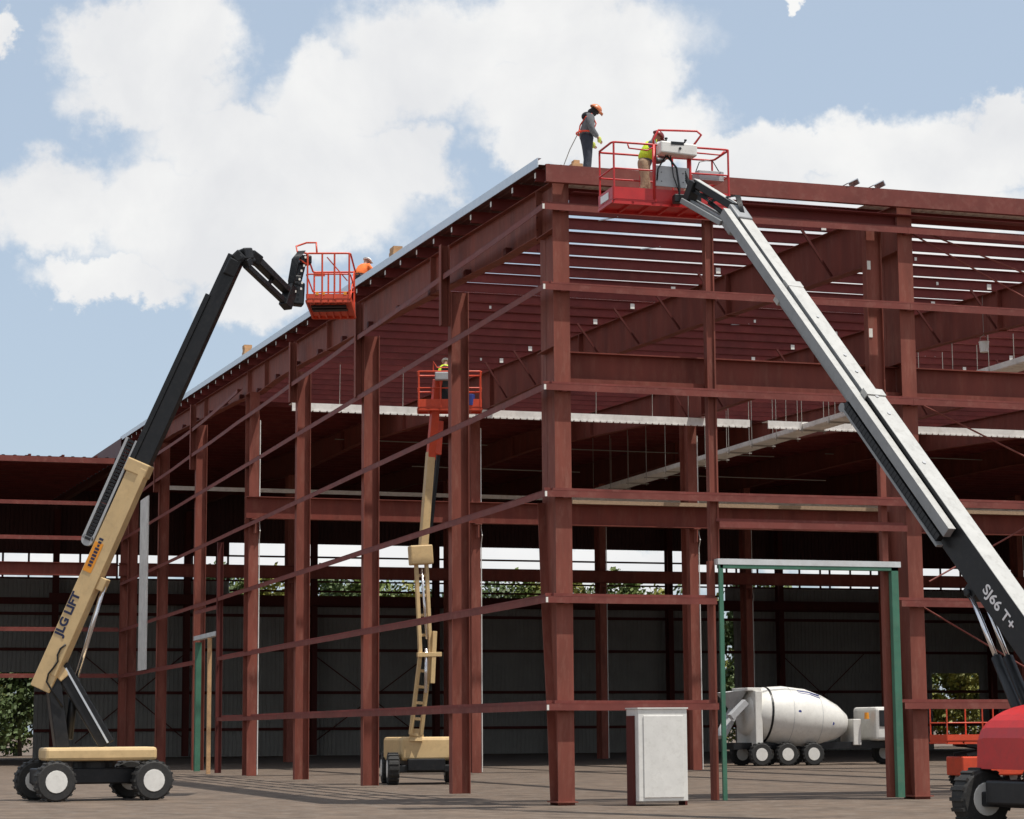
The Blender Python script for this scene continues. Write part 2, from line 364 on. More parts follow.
# girts: Z sections
GZ = [13.82, 11.91, 9.55, 7.07, 4.645, 2.21]
def girt_y(bm, pts, x=0.0, hs=.075):
    for (ya, za), (yb, zc) in zip(pts, pts[1:]):
        beam(bm, (x + .006, ya, za), (x + .006, yb, zc), .012, .15)
        beam(bm, (x + .1, ya, za + .075), (x + .1, yb, zc + .075), .2, .012)
        beam(bm, (x + .195, ya, za + .115), (x + .195, yb, zc + .115), .012, .08)
def girt_x(bm, x0, x1, y, z, sag=0):
    k = 6
    for a in range(k):
        xa = x0 + (x1 - x0) * a / k; xb = x0 + (x1 - x0) * (a + 1) / k
        za = z - sag * math.sin(math.pi * a / k); zc = z - sag * math.sin(math.pi * (a + 1) / k)
        beam(bm, (xa, y + .006, za), (xb, y + .006, zc), .012, .15)
        beam(bm, (xa, y + .1, za + .075), (xb, y + .1, zc + .075), .2, .012)
        beam(bm, (xa, y + .195, za + .115), (xb, y + .195, zc + .115), .012, .08)
def sagline(y0, y1, z, s):
    L = []; k = max(2, int((y1 - y0) / 2.5))
    for a in range(k + 1):
        L.append((y0 + (y1 - y0) * a / k, z - s * math.sin(math.pi * a / k)))
    return L
for gi, z in enumerate(GZ):
    b = newbm()
    segs = [(.02, 8.6), (8.6, 18.4), (18.4, 28.2), (28.2, 38.6), (38.6, 49.3), (49.3, 59.9), (59.9, 71.8)]
    if gi == 4: segs = [s for s in segs if s[0] < 38] + [(38.6, 42.2), (47.8, 59.9), (59.9, 71.8)]; segs[4] = (38.6, 42.2)
    if gi == 5: segs = [(.02, 8.6), (8.6, 18.4), (18.4, 28.2), (28.2, 42.2)]
    for s in segs:
        b = newbm(); girt_y(b, sagline(s[0], s[1], z, (.03 if gi == 0 else .008))); bp('girt', b, STEEL2)
    ends = [(0.03, 9.48), (9.48, 18.45), (18.45, 27.5), (27.5, 40)]
    if gi in (4, 5): ends = [(0.03, 4.2), (8.98, 18.45), (18.45, 27.5), (27.5, 40)]
    for a, c in ends:
        b = newbm(); girt_x(b, a + .003, c - .003, 0.0, z, .01); bp('girt', b, STEEL2)
    b = newbm(); box(b, -.016, .03, -.02, .015, z - .07, z + .05)
    bp('girt_clip', b, TAGM)
# extra upper girt at the far end, and a short one over the left door
b = newbm(); girt_y(b, sagline(38.4, 59.9, 15.1, .16)); bp('girt', b, STEEL2)
b = newbm(); girt_y(b, sagline(59.91, 71.8, 15.1, .03)); bp('girt', b, STEEL2)
b = newbm(); girt_y(b, [(42.4, 6.75), (47.8, 6.8)]); bp('girt', b, STEEL2)
b = newbm(); girt_x(b, 4.3, 9.2, .0, 6.45, 0); bp('girt', b, STEEL2)
# mid post on the right face, red over green door frame
c = newbm(); box(c, 4.17, 4.35, .24, .26, 5.6, 14.35); box(c, 4.15, 4.17, .2, .4, 5.6, 14.35); box(c, 4.35, 4.37, .2, .4, 5.6, 14.35); box(c, 4.33, 4.37, .198, .214, 5.6, 14.35)
box(c, 4.1, 4.24, .2, .38, .06, 5.6)
bp('mid_post', c)
fr = newbm(); box(fr, 4.25, 4.35, -.03, .04, .06, 5.5); box(fr, 8.72, 8.90, -.03, .12, .06, 5.5); box(fr, 4.28, 8.9, -.03, .17, 5.42, 5.5)
df = bp('door_frame', fr, GREEN)
c = newbm(); box(c, 4.22, 8.97, -.04, .2, 5.505, 5.64); bp('header', c, ZINC, df)
c = newbm(); box(c, 8.62, 8.77, .2, .38, .06, 9.4); bp('door_post', c)
c = newbm(); box(c, 8.56, 8.94, .55, .57, 9.75, 14.3); box(c, 8.54, 8.56, .45, .67, 9.75, 14.3); box(c, 8.94, 8.96, .45, .67, 9.75, 14.3); bp('stub_post', c, STEEL)
for z_ in (11.2, 12.9):
    c = newbm(); box(c, 8.6, 8.7, .535, .548, z_, z_ + .22); bp('paper_tag', c, TAGM)
fr = newbm(); box(fr, -.06, .17, 46.9, 47.2, .06, 5.5)
df = bp('door_frame', fr, GREEN)
c = newbm(); box(c, -.05, .2, 42.4, 47.7, 5.6, 5.78); bp('header', c, ZINC, df)
# purlins
kk = 0
ys_p = []
y = .54
while y < 108: ys_p.append(y); y += 1.78
for k, y in enumerate(ys_p):
    b = newbm(); x0 = .0; x1 = 84
    if y > 72.5: x1 = 84
    z = zb(y) + .005; x = x0
    box(b, x0, x1, y, y + .014, z, z + .27); box(b, x0, x1, y + .014, y + .09, z, z + .012); box(b, x0, x1, y - .075, y, z + .258, z + .27)
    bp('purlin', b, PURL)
    if y < 70:
        b = newbm(); box(b, -.014, -.002, y - .04, y + .05, z + .06, z + .19); bp('purlin_clip', b, TRAYM if k % 3 else TAGM)
# bridging and paper tags hanging on the purlins
rnd = random.Random(3)
for q in range(34):
    k = rnd.randrange(2, 24); y = ys_p[k]; x = rnd.uniform(1, 32); b = newbm()
    if rnd.random() < .5:
        z = zb(y) + .13; s = .07; box(b, x, x + s, y - .02, y - .006, z - s * .7, z + s * .7)
        bp('paper_tag', b, TAGM)
    else:
        y2 = ys_p[k + 1]; beam(b, (x, y, zb(y) + .02), (x + .12, y2, zb(y2) + .27), .03, .03); bp('bridging', b, ZINC)
for i, fx in enumerate(FX[1:4]):
    for k in range(2, 20, 2):
        y = ys_p[k]; b = newbm(); box(b, fx - .38, fx - .24, y - .03, y - .012, zb(y) + .03, zb(y) + .20)
        bp('paper_tag', b, TAGM)
# eave strut
b = newbm(); box(b, .04, 84, -.12, -.1, 14.38, 14.80); box(b, .04, 84, -.1, .02, 14.38, 14.395); box(b, .04, 84, -.1, .02, 14.785, 14.80)
bp('eave_strut', b, STEEL2)
b = newbm(); box(b, .75, 9.3, .3, .32, 14.0, 14.2); box(b, .75, 9.3, .32, .45, 14.0, 14.014); box(b, .75, 84, -.02, .3, 14.2, 14.214); bp('eave_girt', b, PURL)
# rake trim, and sheets laid so far
def corr_x(bm, x0, x1, y0, y1, z0, s, pitch=.3, amp=.035):
    """ribbed sheet lying on the slope, ribs along Y"""
    k = max(2, int((x1 - x0) / pitch)); prof = []
    for a in range(k):
        xa = x0 + (x1 - x0) * a / k; w = (x1 - x0) / k
        prof += [(xa, 0), (xa + w * .62, 0), (xa + w * .72, amp), (xa + w * .90, amp)]
    prof.append((x1, 0)); va = []; vb = []
    for x, h in prof:
        va.append(bm.verts.new((x, y0, z0(y0) + h))); vb.append(bm.verts.new((x, y1, z0(y1) + h)))
    for i in range(len(prof) - 1): bm.faces.new((va[i], va[i + 1], vb[i + 1], vb[i]))
zt = lambda y: zb(y) + .305
b = newbm(); corr_x(b, -.06, .85, .1, 108.4, zt, 0); bp('roof_sheet', b, ROOFM)
b = newbm(); corr_x(b, .86, 84, 49.5, 108.4, zt, 0, .6); bp('roof_sheet', b, ROOFM)
b = newbm(); corr_x(b, .86, 4.4, .55, 2.9, lambda y: zt(y) + .002, 0, .3, .03); bp('roof_sheet', b, TRAYM)
b = newbm(); corr_x(b, 9.3, 84, .55, 2.9, lambda y: zt(y) + .002, 0, .3, .03); bp('roof_sheet', b, TRAYM)
b = newbm(); 
for ya, yb in ((.12, 12), (12.01, 24), (24.01, 36), (36.01, 48), (48.01, 60), (60.01, 72)):
    beam(b, (-.08, ya, zb(ya) + .36), (-.08, yb, zb(yb) + .36), .02, .22); beam(b, (-.03, ya, zb(ya) + .465), (-.03, yb, zb(yb) + .465), .08, .01)
bp('rake_trim', b, GALV)
b = newbm(); poly_yz(b, [(71.4, 16.2), (108.2, 17.6), (108.2, 18.7), (71.4, 17.4)], -.13, -.1); bp('closure_panel', b, ROOFM)
# crane runway beams
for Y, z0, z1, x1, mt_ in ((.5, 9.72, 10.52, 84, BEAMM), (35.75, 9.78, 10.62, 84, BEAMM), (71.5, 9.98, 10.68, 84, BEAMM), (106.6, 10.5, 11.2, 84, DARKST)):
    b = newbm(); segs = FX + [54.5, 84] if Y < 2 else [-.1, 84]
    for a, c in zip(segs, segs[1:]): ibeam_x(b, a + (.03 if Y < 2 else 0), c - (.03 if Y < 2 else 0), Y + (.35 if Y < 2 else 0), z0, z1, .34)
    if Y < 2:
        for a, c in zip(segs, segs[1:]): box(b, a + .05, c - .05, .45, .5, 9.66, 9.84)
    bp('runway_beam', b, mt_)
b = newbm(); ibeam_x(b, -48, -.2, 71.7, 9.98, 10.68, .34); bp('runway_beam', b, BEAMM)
b = newbm(); beam(b, (.3, 62, 13.75), (84, 62, 13.6), .1, .20); bp('pipe_run', b, TRAYM)
for x0, x1, z_ in ((9, 17, 16.2), (19, 33, 16.1), (13, 22, 14.95), (26, 36, 14.9), (36, 46, 16.3)):
    b = newbm(); tube(b, [(x0, 60, z_), (x1, 60, z_ - .05)], .028, 5); bp('conduit', b, ROPE)
b = newbm(); box(b, 13, 60, 35.4, 35.7, 10.63, 10.78); bp('timber_nailer', b, TAN)
# cross bracing rods
for A, Cc in (((9.7, .3, 14.0), (18.2, .3, 11.3)), ((9.7, .34, 13.85), (18.2, .34, 9.9)), ((9.7, .3, 9.6), (18.2, .3, 6.0)), ((9.7, .34, 4.6), (18.2, .34, -.0 + .1)), ((9.9, .3, 5.2), (18.2, .3, 9.4))):
    b = newbm(); tube(b, [A, Cc], .022, 6); bp('brace_rod', b, STEEL2)
# light pale trays hung from the roof
b = newbm()
for x0, x1 in ((1.5, 20.6), (21.4, 34), (34.02, 60)):
    k = int((x1 - x0) / .28)
    box(b, x0, x1, 35.0, 35.02, 13.93, 14.22)
    for a in range(k):
        xa = x0 + a * .28; box(b, xa, xa + .22, 34.98, 35.05, 13.89, 13.95)
    box(b, x0, x1, 35.02, 35.6, 14.2, 14.22)
T1 = thing('metal_tray', (1.5, 35, 13.86), 'long pale ribbed metal tray running across behind the first columns', 'tray')
for v_ in b.verts: pass
build('tray_panel', b, TRAYM, T1, T1)
for k in range(2, 26, 2):
    b = newbm(); x = 1.5 + 1.05 * k + .3 * math.sin(k * 5); tube(b, [(x, 35.3, 14.2), (x + .02, 35.3, zb(35.3) + .05)], .012, 5); build('hanger_rod', b, ROPE, T1, T1)
T2 = thing('metal_tray', (23.4, 18, 13.9), 'pale metal tray hung on rods, running away diagonally under the roof', 'tray')
b = newbm(); 
for a in range(0, 120):
    y0 = 10 + a * .44; box(b, 22.95, 23.85, y0, y0 + .36, 13.9, 13.93)
    box(b, 22.95, 23.85, y0 + .36, y0 + .44, 13.915, 13.93)
box(b, 22.93, 22.95, 10, 62.8, 13.93, 14.12); box(b, 23.85, 23.87, 10, 62.8, 13.93, 14.12)
build('tray_panel', b, TRAYM, T2, T2)
for a in range(20):
    y0 = 12 + a * 2.55; b = newbm()
    for x in (22.9, 23.9): tube(b, [(x, y0, 13.75), (x, y0, zb(y0) + .1)], .013, 5)
    box(b, 22.8, 24.0, y0 - .03, y0 + .03, 13.83, 13.88); build('hanger_rod', b, ROPE, T2, T2)
# steel floor-to-girt channel hanging on the left face
c = newbm(); box(c, -.06, -.04, 61.6, 64.2, 4.75, 13.3); box(c, -.04, .0, 61.6, 61.7, 4.75, 13.3)
o = single('zinc_channel', c, TRAYM, 'pale zinc strip hanging upright on the far left girts', 'metal strip')
c2 = newbm(); box(c2, -.13, .03, 43.6, 43.75, .0, 5.55)
single('timber_prop', c2, WOOD, 'upright raw timber prop beside the green door post', 'timber prop')

# ------------------------------------------------------------------ old shed behind
SH = thing('metal_shed', (-10, 108, 0), 'dark open metal shed behind with grey ribbed back wall and red eave', 'building')
def sp(name, bm, mt=SIDING, parent=None): return build(name, bm, mt, parent or SH, SH)
def ribwall(bm, x0, x1, z0, z1, Y=108.3):
    x = x0
    va = []; vb = []; prof = []
    k = max(1, int(round((x1 - x0) / .3)))
    for a in range(k):
        w = (x1 - x0) / k; xa = x0 + a * w; prof += [(xa, 0), (xa + w * .7, 0), (xa + w * .78, .04), (xa + w * .92, .04)]
    prof.append((x1, 0))
    for x, h in prof: va.append(bm.verts.new((x, Y - h, z0))); vb.append(bm.verts.new((x, Y - h, z1)))
    for i in range(len(prof) - 1): bm.faces.new((va[i], va[i + 1], vb[i + 1], vb[i]))
w = newbm()
XL, XR = -50, 84
# lower siding with openings: left trees opening, narrow gap, door gap on the right
def band(z0, z1, holes, xl=XL, xr=XR):
    x = xl
    for a, c in sorted(holes):
        if a > x: ribwall(w, x, a, z0, z1)
        x = c
    if x < xr: ribwall(w, x, xr, z0, z1)
band(0, 5.85, [(-9, -.8), (50.15, 51.25), (67.9, 72.0)])
band(5.85, 9.95, [(50.15, 51.25)])
band(9.95, 10.9, [(50.15, 51.25)])
band(10.9, 12.35, [(12.6, 50.6)])
band(12.35, 14.05, [(XL, XR)])
sp('siding', w)
w = newbm(); ribwall(w, XL, 12.6, 14.05, 18.72); sp('shaded_upper_siding', w, ROOFM)  # dark roof colour on the upper wall stands in for deep shade
w = newbm(); ribwall(w, 47.5, XR, 14.05, 18.72); sp('shaded_upper_siding', w, ROOFM)
w = newbm(); ribwall(w, 12.6, 47.5, 15.0, 18.72); sp('shaded_upper_siding', w, ROOFM)
g = newbm()
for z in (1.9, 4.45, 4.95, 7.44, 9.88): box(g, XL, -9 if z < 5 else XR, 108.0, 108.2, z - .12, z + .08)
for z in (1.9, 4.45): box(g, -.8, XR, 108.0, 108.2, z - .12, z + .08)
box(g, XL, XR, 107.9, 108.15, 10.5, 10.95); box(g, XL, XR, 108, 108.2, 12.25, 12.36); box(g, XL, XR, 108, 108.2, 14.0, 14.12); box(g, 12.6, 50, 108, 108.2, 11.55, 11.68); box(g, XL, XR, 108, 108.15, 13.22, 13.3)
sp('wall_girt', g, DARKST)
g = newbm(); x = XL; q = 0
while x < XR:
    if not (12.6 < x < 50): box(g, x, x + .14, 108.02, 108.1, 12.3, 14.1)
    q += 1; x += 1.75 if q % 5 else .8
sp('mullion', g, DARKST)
for x0, x1, z0, z1 in ((2, 9.8, 1.0, 7.4), (18.8, 27, 1, 7), (54.8, 62, 1, 7.4), (-17, -9.2, .5, 7)):
    g = newbm(); tube(g, [(x0, 107.9, z0), (x1, 107.9, z1)], .04, 5); tube(g, [(x0, 107.9, z1), (x1, 107.9, z0)], .04, 5); sp('brace_rod', g, DARKST)
# wing at the left: eave, girts, roof, columns
g = newbm(); box(g, -48, -.45, 71.3, 71.34, 15.98, 16.28); box(g, -48, -.45, 71.34, 71.6, 15.98, 16.0); sp('eave_trim', g, STEEL2)
g = newbm()
for k in range(28): x = -47 + k * 1.75; box(g, x, x + .14, 71.36, 71.9, 16.3, 16.4)
sp('roof_rib_cap', g, DARKST)
for z in (13.82, 11.95, 7.1, 4.66):
    g = newbm(); girt_x(g, -48, -.05, 71.6, z); sp('front_girt', g, STEEL2)
g = newbm(); corr_x(g, -48, -.14, 71.35, 108.4, lambda y: 16.29 + SL * (y - 71.3), 0, .6); sp('roof_sheet', g, ROOFM)
for y in [72.5 + 1.78 * k for k in range(20)]:
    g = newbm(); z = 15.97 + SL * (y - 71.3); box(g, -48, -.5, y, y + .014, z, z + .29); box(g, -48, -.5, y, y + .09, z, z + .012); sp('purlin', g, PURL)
for x in (-8.6, -17.6, -26.6):
    c = newbm(); poly_yz(c, [(72, 15.2), (90, 16.0), (108, 16.4), (108, 17.2), (72, 15.95)], x - .01, x + .01); sp('rafter', c, DARKST)
    if x < -9: 
        c = newbm(); box(c, x - .15, x + .15, 71.8, 72.2, 0, 15.2); sp('column', c, STEEL)
# unseen walls added at both ends of the hall to keep daylight out
g = newbm(); box(g, 83.9, 84, 30, 108.3, 0, 18.4); sp('daylight_baffle', g)
g = newbm(); box(g, -48.1, -48, 71.4, 108.3, 0, 16.9); sp('daylight_baffle', g)

# ------------------------------------------------------------------ people
def skin_mesh(name, verts, edges, radii, mt, parent, root_i=0, sub=2):
    me = bpy.data.meshes.new(name); me.from_pydata([tuple(v_) for v_ in verts], edges, [])
    ob = bpy.data.objects.new('tmp', me); C.objects.link(ob)
    md = ob.modifiers.new('s', 'SKIN'); md.use_smooth_shade = True
    sv = me.skin_vertices[0].data
    for i, r in enumerate(radii):
        sv[i].radius = r if isinstance(r, tuple) else (r, r); sv[i].use_root = (i == root_i)
    s2 = ob.modifiers.new('u', 'SUBSURF'); s2.levels = sub; s2.render_levels = sub
    bpy.context.view_layer.update()
    m2 = bpy.data.meshes.new_from_object(ob.evaluated_get(bpy.context.evaluated_depsgraph_get())); bpy.data.objects.remove(ob)
    m2.name = name; m2.materials.clear(); m2.materials.append(mt)
    for p in m2.polygons: p.use_smooth = True
    o = bpy.data.objects.new(name, m2); C.objects.link(o); o.parent = parent
    return o
def ellipsoid(bm, c, r, R=None, seg=16, rings=10, zmin=-1):
    c = V(c); R = R or Matrix.Identity(3); gr = []
    for j in range(rings + 1):
        ph = -math.pi / 2 + math.pi * j / rings
        z = max(math.sin(ph), zmin)
        gr.append([bm.verts.new(c + R @ V((math.cos(ph) * math.cos(2 * math.pi * i / seg) * r[0], math.cos(ph) * math.sin(2 * math.pi * i / seg) * r[1], z * r[2]))) for i in range(seg)])
    for a, b in zip(gr, gr[1:]):
        for i in range(seg): bm.faces.new((a[i], a[(i + 1) % seg], b[(i + 1) % seg], b[i]))
    bmesh.ops.remove_doubles(bm, verts=bm.verts[:], dist=1e-5)
def person(loc, yaw, J, label, top_mat, leg_mat, hat_mat, vest_mat=None, hood=False, harness=None, glove=None, nod=0.0, group=None, boots=BOOT):
    """J: joints in the person's frame, x forward, y left, z up."""
    P = thing('person', loc, label, 'person', group); P.rotation_euler = (0, 0, yaw)
    j = {k: V(v_) for k, v_ in J.items()}
    vs = []; es = []; rs = []
    def add(p, r, frm=None):
        vs.append(V(p)); rs.append(r)
        if frm is not None: es.append((frm, len(vs) - 1))
        return len(vs) - 1
    hip = j['hip']; neck = j['neck']; head = j['head']; up = (head - neck).normalized()
    pel = add(hip, (.13, .10)); wa = add(hip.lerp(neck, .35), (.125, .095), pel); ch = add(hip.lerp(neck, .75), (.15, .105), wa)
    nk = add(neck, .055, ch); fw = V((math.cos(nod), 0, -math.sin(nod)))
    hd = add(head, (.078, .088), nk); ht = add(head + up * .085, (.066, .078), hd)
    hands = {}
    for s, sd_ in (('l', 1), ('r', -1)):
        sh = add(j['sh' + s], .058, ch); el = add(j['el' + s], .043, sh); wr = add(j['wr' + s], .028, el)
        d = (j['wr' + s] - j['el' + s]).normalized(); pal = add(j['wr' + s] + d * .065, (.036, .018), wr)
        side = d.cross(V((0, 1, 0))); side = side.normalized() if side.length > .1 else V((0, 0, 1))
        crl = V((0, -sd_, 0)) * .35
        for f, (o_, ln) in enumerate(((-.026, .068), (-.009, .080), (.009, .074), (.024, .058))):
            b0 = add(j['wr' + s] + d * .095 + side * o_, .0095, pal); b1 = add(vs[b0] + (d + crl).normalized() * ln * .55, .009, b0); add(vs[b1] + (d * .6 + crl * 2).normalized() * ln * .45, .008, b1)
        t0 = add(j['wr' + s] + d * .045 - side * .036, .011, pal); add(vs[t0] + (d - side * .7).normalized() * .045, .010, t0)
        hp = add(j['hp' + s], .085, pel); kn = add(j['kn' + s], .056, hp); an = add(j['an' + s], .038, kn)
        add(j['to' + s], .032, an)
    skin_mesh('body', vs, es, rs, SKIN, P, pel)
    # face details, ears
    fb = newbm(); lat = V((0, 1, 0))
    R = Matrix(((fw.x, 0, up.x), (0, 1, 0), (fw.z, 0, up.z)))
    ellipsoid(fb, head + up * .03 + fw * .004, (.098, .078, .118), R)
    ellipsoid(fb, head + up * .015 + fw * .10, (.018, .014, .024), R, 8, 6)
    for s in (1, -1): ellipsoid(fb, head + up * .025 + lat * .078 * s, (.018, .01, .03), R, 8, 6)
    build('head', fb, SKIN if not hood else BLACKC, P, None, smooth=True)
    fb = newbm()
    for s in (1, -1): ellipsoid(fb, head + up * .045 + fw * .088 + lat * .032 * s, (.012, .015, .009), R, 8, 6)
    build('eye', fb, BLACKC, P, None)
    # clothes
    vs = []; es = []; rs = []
    low = add(hip + V((0, 0, -.12)), (.205, .175)); wa = add(hip.lerp(neck, .3), (.195, .165), low); ch = add(hip.lerp(neck, .78), (.225, .175), wa); add(neck.lerp(hip, .04), .10, ch)
    for s in 'lr':
        sh = add(j['sh' + s], .100, ch); el = add(j['el' + s], .078, sh); add(j['wr' + s], .058, el)
    skin_mesh('jacket', vs, es, rs, top_mat, P, ch)
    if vest_mat:
        vs = []; es = []; rs = []
        low = add(hip.lerp(neck, .0), (.225, .195)); wa = add(hip.lerp(neck, .4), (.218, .188), low); ch = add(hip.lerp(neck, .78), (.248, .198), wa); add(neck.lerp(hip, .08), .11, ch)
        for s in 'lr': add(j['sh' + s], .115, ch)
        skin_mesh('vest', vs, es, rs, vest_mat, P, ch)
    vs = []; es = []; rs = []
    pel = add(hip + V((0, 0, .04)), (.185, .160)); add(hip + V((0, 0, .14)), (.17, .15), pel)
    for s in 'lr':
        hp = add(j['hp' + s], .125, pel); kn = add(j['kn' + s], .098, hp); add(j['an' + s] + V((0, 0, .03)), .080, kn)
    skin_mesh('trousers', vs, es, rs, leg_mat, P, pel)
    for s in 'lr':
        vs = []; es = []; rs = []
        a = add(j['an' + s] + V((0, 0, .04)), .075); b_ = add(j['an' + s] + (V((0, 0, -.03))), .07, a); add(j['to' + s], .055, b_)
        skin_mesh('boot', vs, es, rs, boots, P, a, 1)
    if hood:
        fb = newbm(); ellipsoid(fb, neck + V((-.06, 0, .0)), (.12, .15, .10)); ellipsoid(fb, head - up * .03 - fw * .01, (.105, .09, .10), R)
        build('hood', fb, BLACKC, P, None, smooth=True)
    fb = newbm(); hc = head + up * .075
    ellipsoid(fb, hc, (.145, .118, .115), R, 20, 12, -.02)
    lathe(fb, [(-.006, .150), (.004, .152), (.012, .12)], hc, up, 20)
    beam(fb, hc + fw * .10, hc + fw * .20 - up * .02, .17, .012, up)
    build('hard_hat', fb, hat_mat, P, None, smooth=True)
    if harness:
        for s in (1, -1):
            fb = newbm(); sh = j['shl'] if s == 1 else j['shr']
            tube(fb, [hip + V((.15, .10 * s, .1)), hip.lerp(neck, .6) + V((.165, .12 * s, 0)), neck + V((.03, .13 * s, .03)), neck + V((-.10, .13 * s, -.05)), hip.lerp(neck, .6) + V((-.165, .05 * s, 0)), hip.lerp(neck, .3) + V((-.165, -.06 * s, 0)), hip + V((-.12, -.15 * s, .08))], .015, 6)
            build('harness_strap', fb, harness, P, None)
        fb = newbm(); pts = [hip + V((math.cos(a) * .195, math.sin(a) * .215, .1)) for a in [i * math.pi / 8 for i in range(16)]]
        tube(fb, pts, .018, 6, True); build('harness_belt', fb, harness, P, None)
    if glove:
        for s in 'lr':
            fb = newbm(); d = (j['wr' + s] - j['el' + s]).normalized(); ellipsoid(fb, j['wr' + s] + d * .055, (.048, .032, .075), None, 10, 8)
            build('glove', fb, glove, P, None, smooth=True)
    return P
STAND = dict(hip=(-.04, 0, .98), neck=(.06, 0, 1.47), head=(.15, 0, 1.58), shl=(.05, .19, 1.40), shr=(.05, -.19, 1.40), ell=(-.01, .23, 1.12), elr=(.06, -.24, 1.12),
             wrl=(.14, .22, .92), wrr=(.21, -.20, .93), hpl=(0, .10, .90), hpr=(0, -.10, .90), knl=(.03, .12, .50), knr=(.0, -.12, .50), anl=(0, .13, .10), anr=(-.06, -.13, .10), tol=(.16, .15, .045), tor=(.10, -.15, .045))
def sag2(): pass
PX, PY = 1.72, 1.7
P0_ = person((PX, PY, zt(PY) + .06), math.radians(-12), STAND, 'worker in orange hard hat and grey hoodie standing on the roof corner', GREYH, DENIM, HATO, hood=True, harness=HARN, glove=GLOVE, nod=.6)
P0_.scale = (1.12, 1.16, 1.10)
b = newbm(); tube(b, [(PX - .22, PY - .02, 16.15), (PX - .38, PY + .2, 15.75), (PX - .55, PY + .4, 15.2), (PX - .66, PY + .6, 14.96)], .011, 6)
single('lanyard', b, ROPE, 'pale safety lanyard trailing from the grey hooded roof worker', 'safety line')
b = newbm(); box(b, .72, .98, -.05, .3, 14.803, 14.89); box(b, .78, .92, 0, .2, 14.891, 14.98)
single('timber_offcut', b, WOOD, 'short timber offcuts at the roof corner by the standing worker', 'wood block')

LEAN = dict(hip=(-.05, 0, .95), neck=(.14, 0, 1.42), head=(.24, 0, 1.53), shl=(.10, .19, 1.36), shr=(.10, -.19, 1.36), ell=(.30, .24, 1.05), elr=(.32, -.24, 1.06),
            wrl=(.50, .18, 1.12), wrr=(.52, -.18, 1.12), hpl=(-.04, .10, .86), hpr=(-.04, -.10, .86), knl=(.04, .12, .48), knr=(-.06, -.12, .48), anl=(-.02, .13, .10), anr=(-.16, -.13, .10), tol=(.14, .15, .045), tor=(.0, -.15, .045))
CROUCH = dict(hip=(-.10, 0, .42), neck=(.14, 0, .88), head=(.22, 0, .99), shl=(.10, .2, .82), shr=(.10, -.2, .82), ell=(.28, .28, .60), elr=(.28, -.28, .60),
              wrl=(.46, .20, .45), wrr=(.46, -.20, .45), hpl=(-.08, .10, .38), hpr=(-.08, -.10, .38), knl=(.34, .16, .46), knr=(.30, -.16, .14), anl=(.10, .16, .10), anr=(-.16, -.16, .10), tol=(.27, .17, .045), tor=(-.28, -.17, .06))

# ------------------------------------------------------------------ boom lifts
def arc_rail(bm, pts, r=.022, closed=False): tube(bm, pts, r, 8, closed)
def wheel(root, c, axis, R=.5, w=.35, parent=None, hub=WHITE):
    c = V(c); ax = V(axis).normalized()
    b = newbm(); lathe(b, [(-w / 2, R * .62), (-w / 2, R * .9), (-w * .38, R), (w * .38, R), (w / 2, R * .9), (w / 2, R * .62)], c, ax, 28)
    s = ax.cross(V((0, 0, 1))).normalized(); t = V((0, 0, 1))
    for k in range(18):
        a = k * math.pi / 9; d = s * math.cos(a) + t * math.sin(a); beam(b, c + d * R - ax * w * .45, c + d * R + ax * w * .45, .06, .05, d)
    ty = build('wheel', b, RUBBER, parent or root, root)
    b = newbm(); lathe(b, [(-w / 2 - .012, R * .55), (-w / 2 + .05, R * .6), (w / 2 - .05, R * .6), (w / 2 + .012, R * .55)], c, ax, 20); build('rim', b, hub, ty, root)
def chassis(root, c, yaw, body, hood, hub=WHITE):
    """four wheeled chassis with turntable at c (ground point)"""
    c = V(c); f = V((math.cos(yaw), math.sin(yaw), 0)); s = V((-f.y, f.x, 0))
    b = newbm(); beam(b, c - f * 1.5 + V((0, 0, .62)), c + f * 1.5 + V((0, 0, .62)), 1.2, .4); beam(b, c - f * 1.25 - s * 1.05 + V((0, 0, .5)), c - f * 1.25 + s * 1.05 + V((0, 0, .5)), .25, .25); beam(b, c + f * 1.25 - s * 1.05 + V((0, 0, .5)), c + f * 1.25 + s * 1.05 + V((0, 0, .5)), .25, .25)
    build('chassis', b, body, root, root, .04)
    for a in (-1.25, 1.25):
        for q in (-1, 1): wheel(root, c + f * a + s * q * 1.05 + V((0, 0, .5)), s, .5, .36, hub=hub)
    b = newbm(); lathe(b, [(.82, .55), (.98, .55)], c, (0, 0, 1), 28); build('turntable_ring', b, BLACK, root, root)
def text_on_side(root, A, B, side, up_, txt, mt, frac, h, width, off, name='lettering', flip=False):
    pass

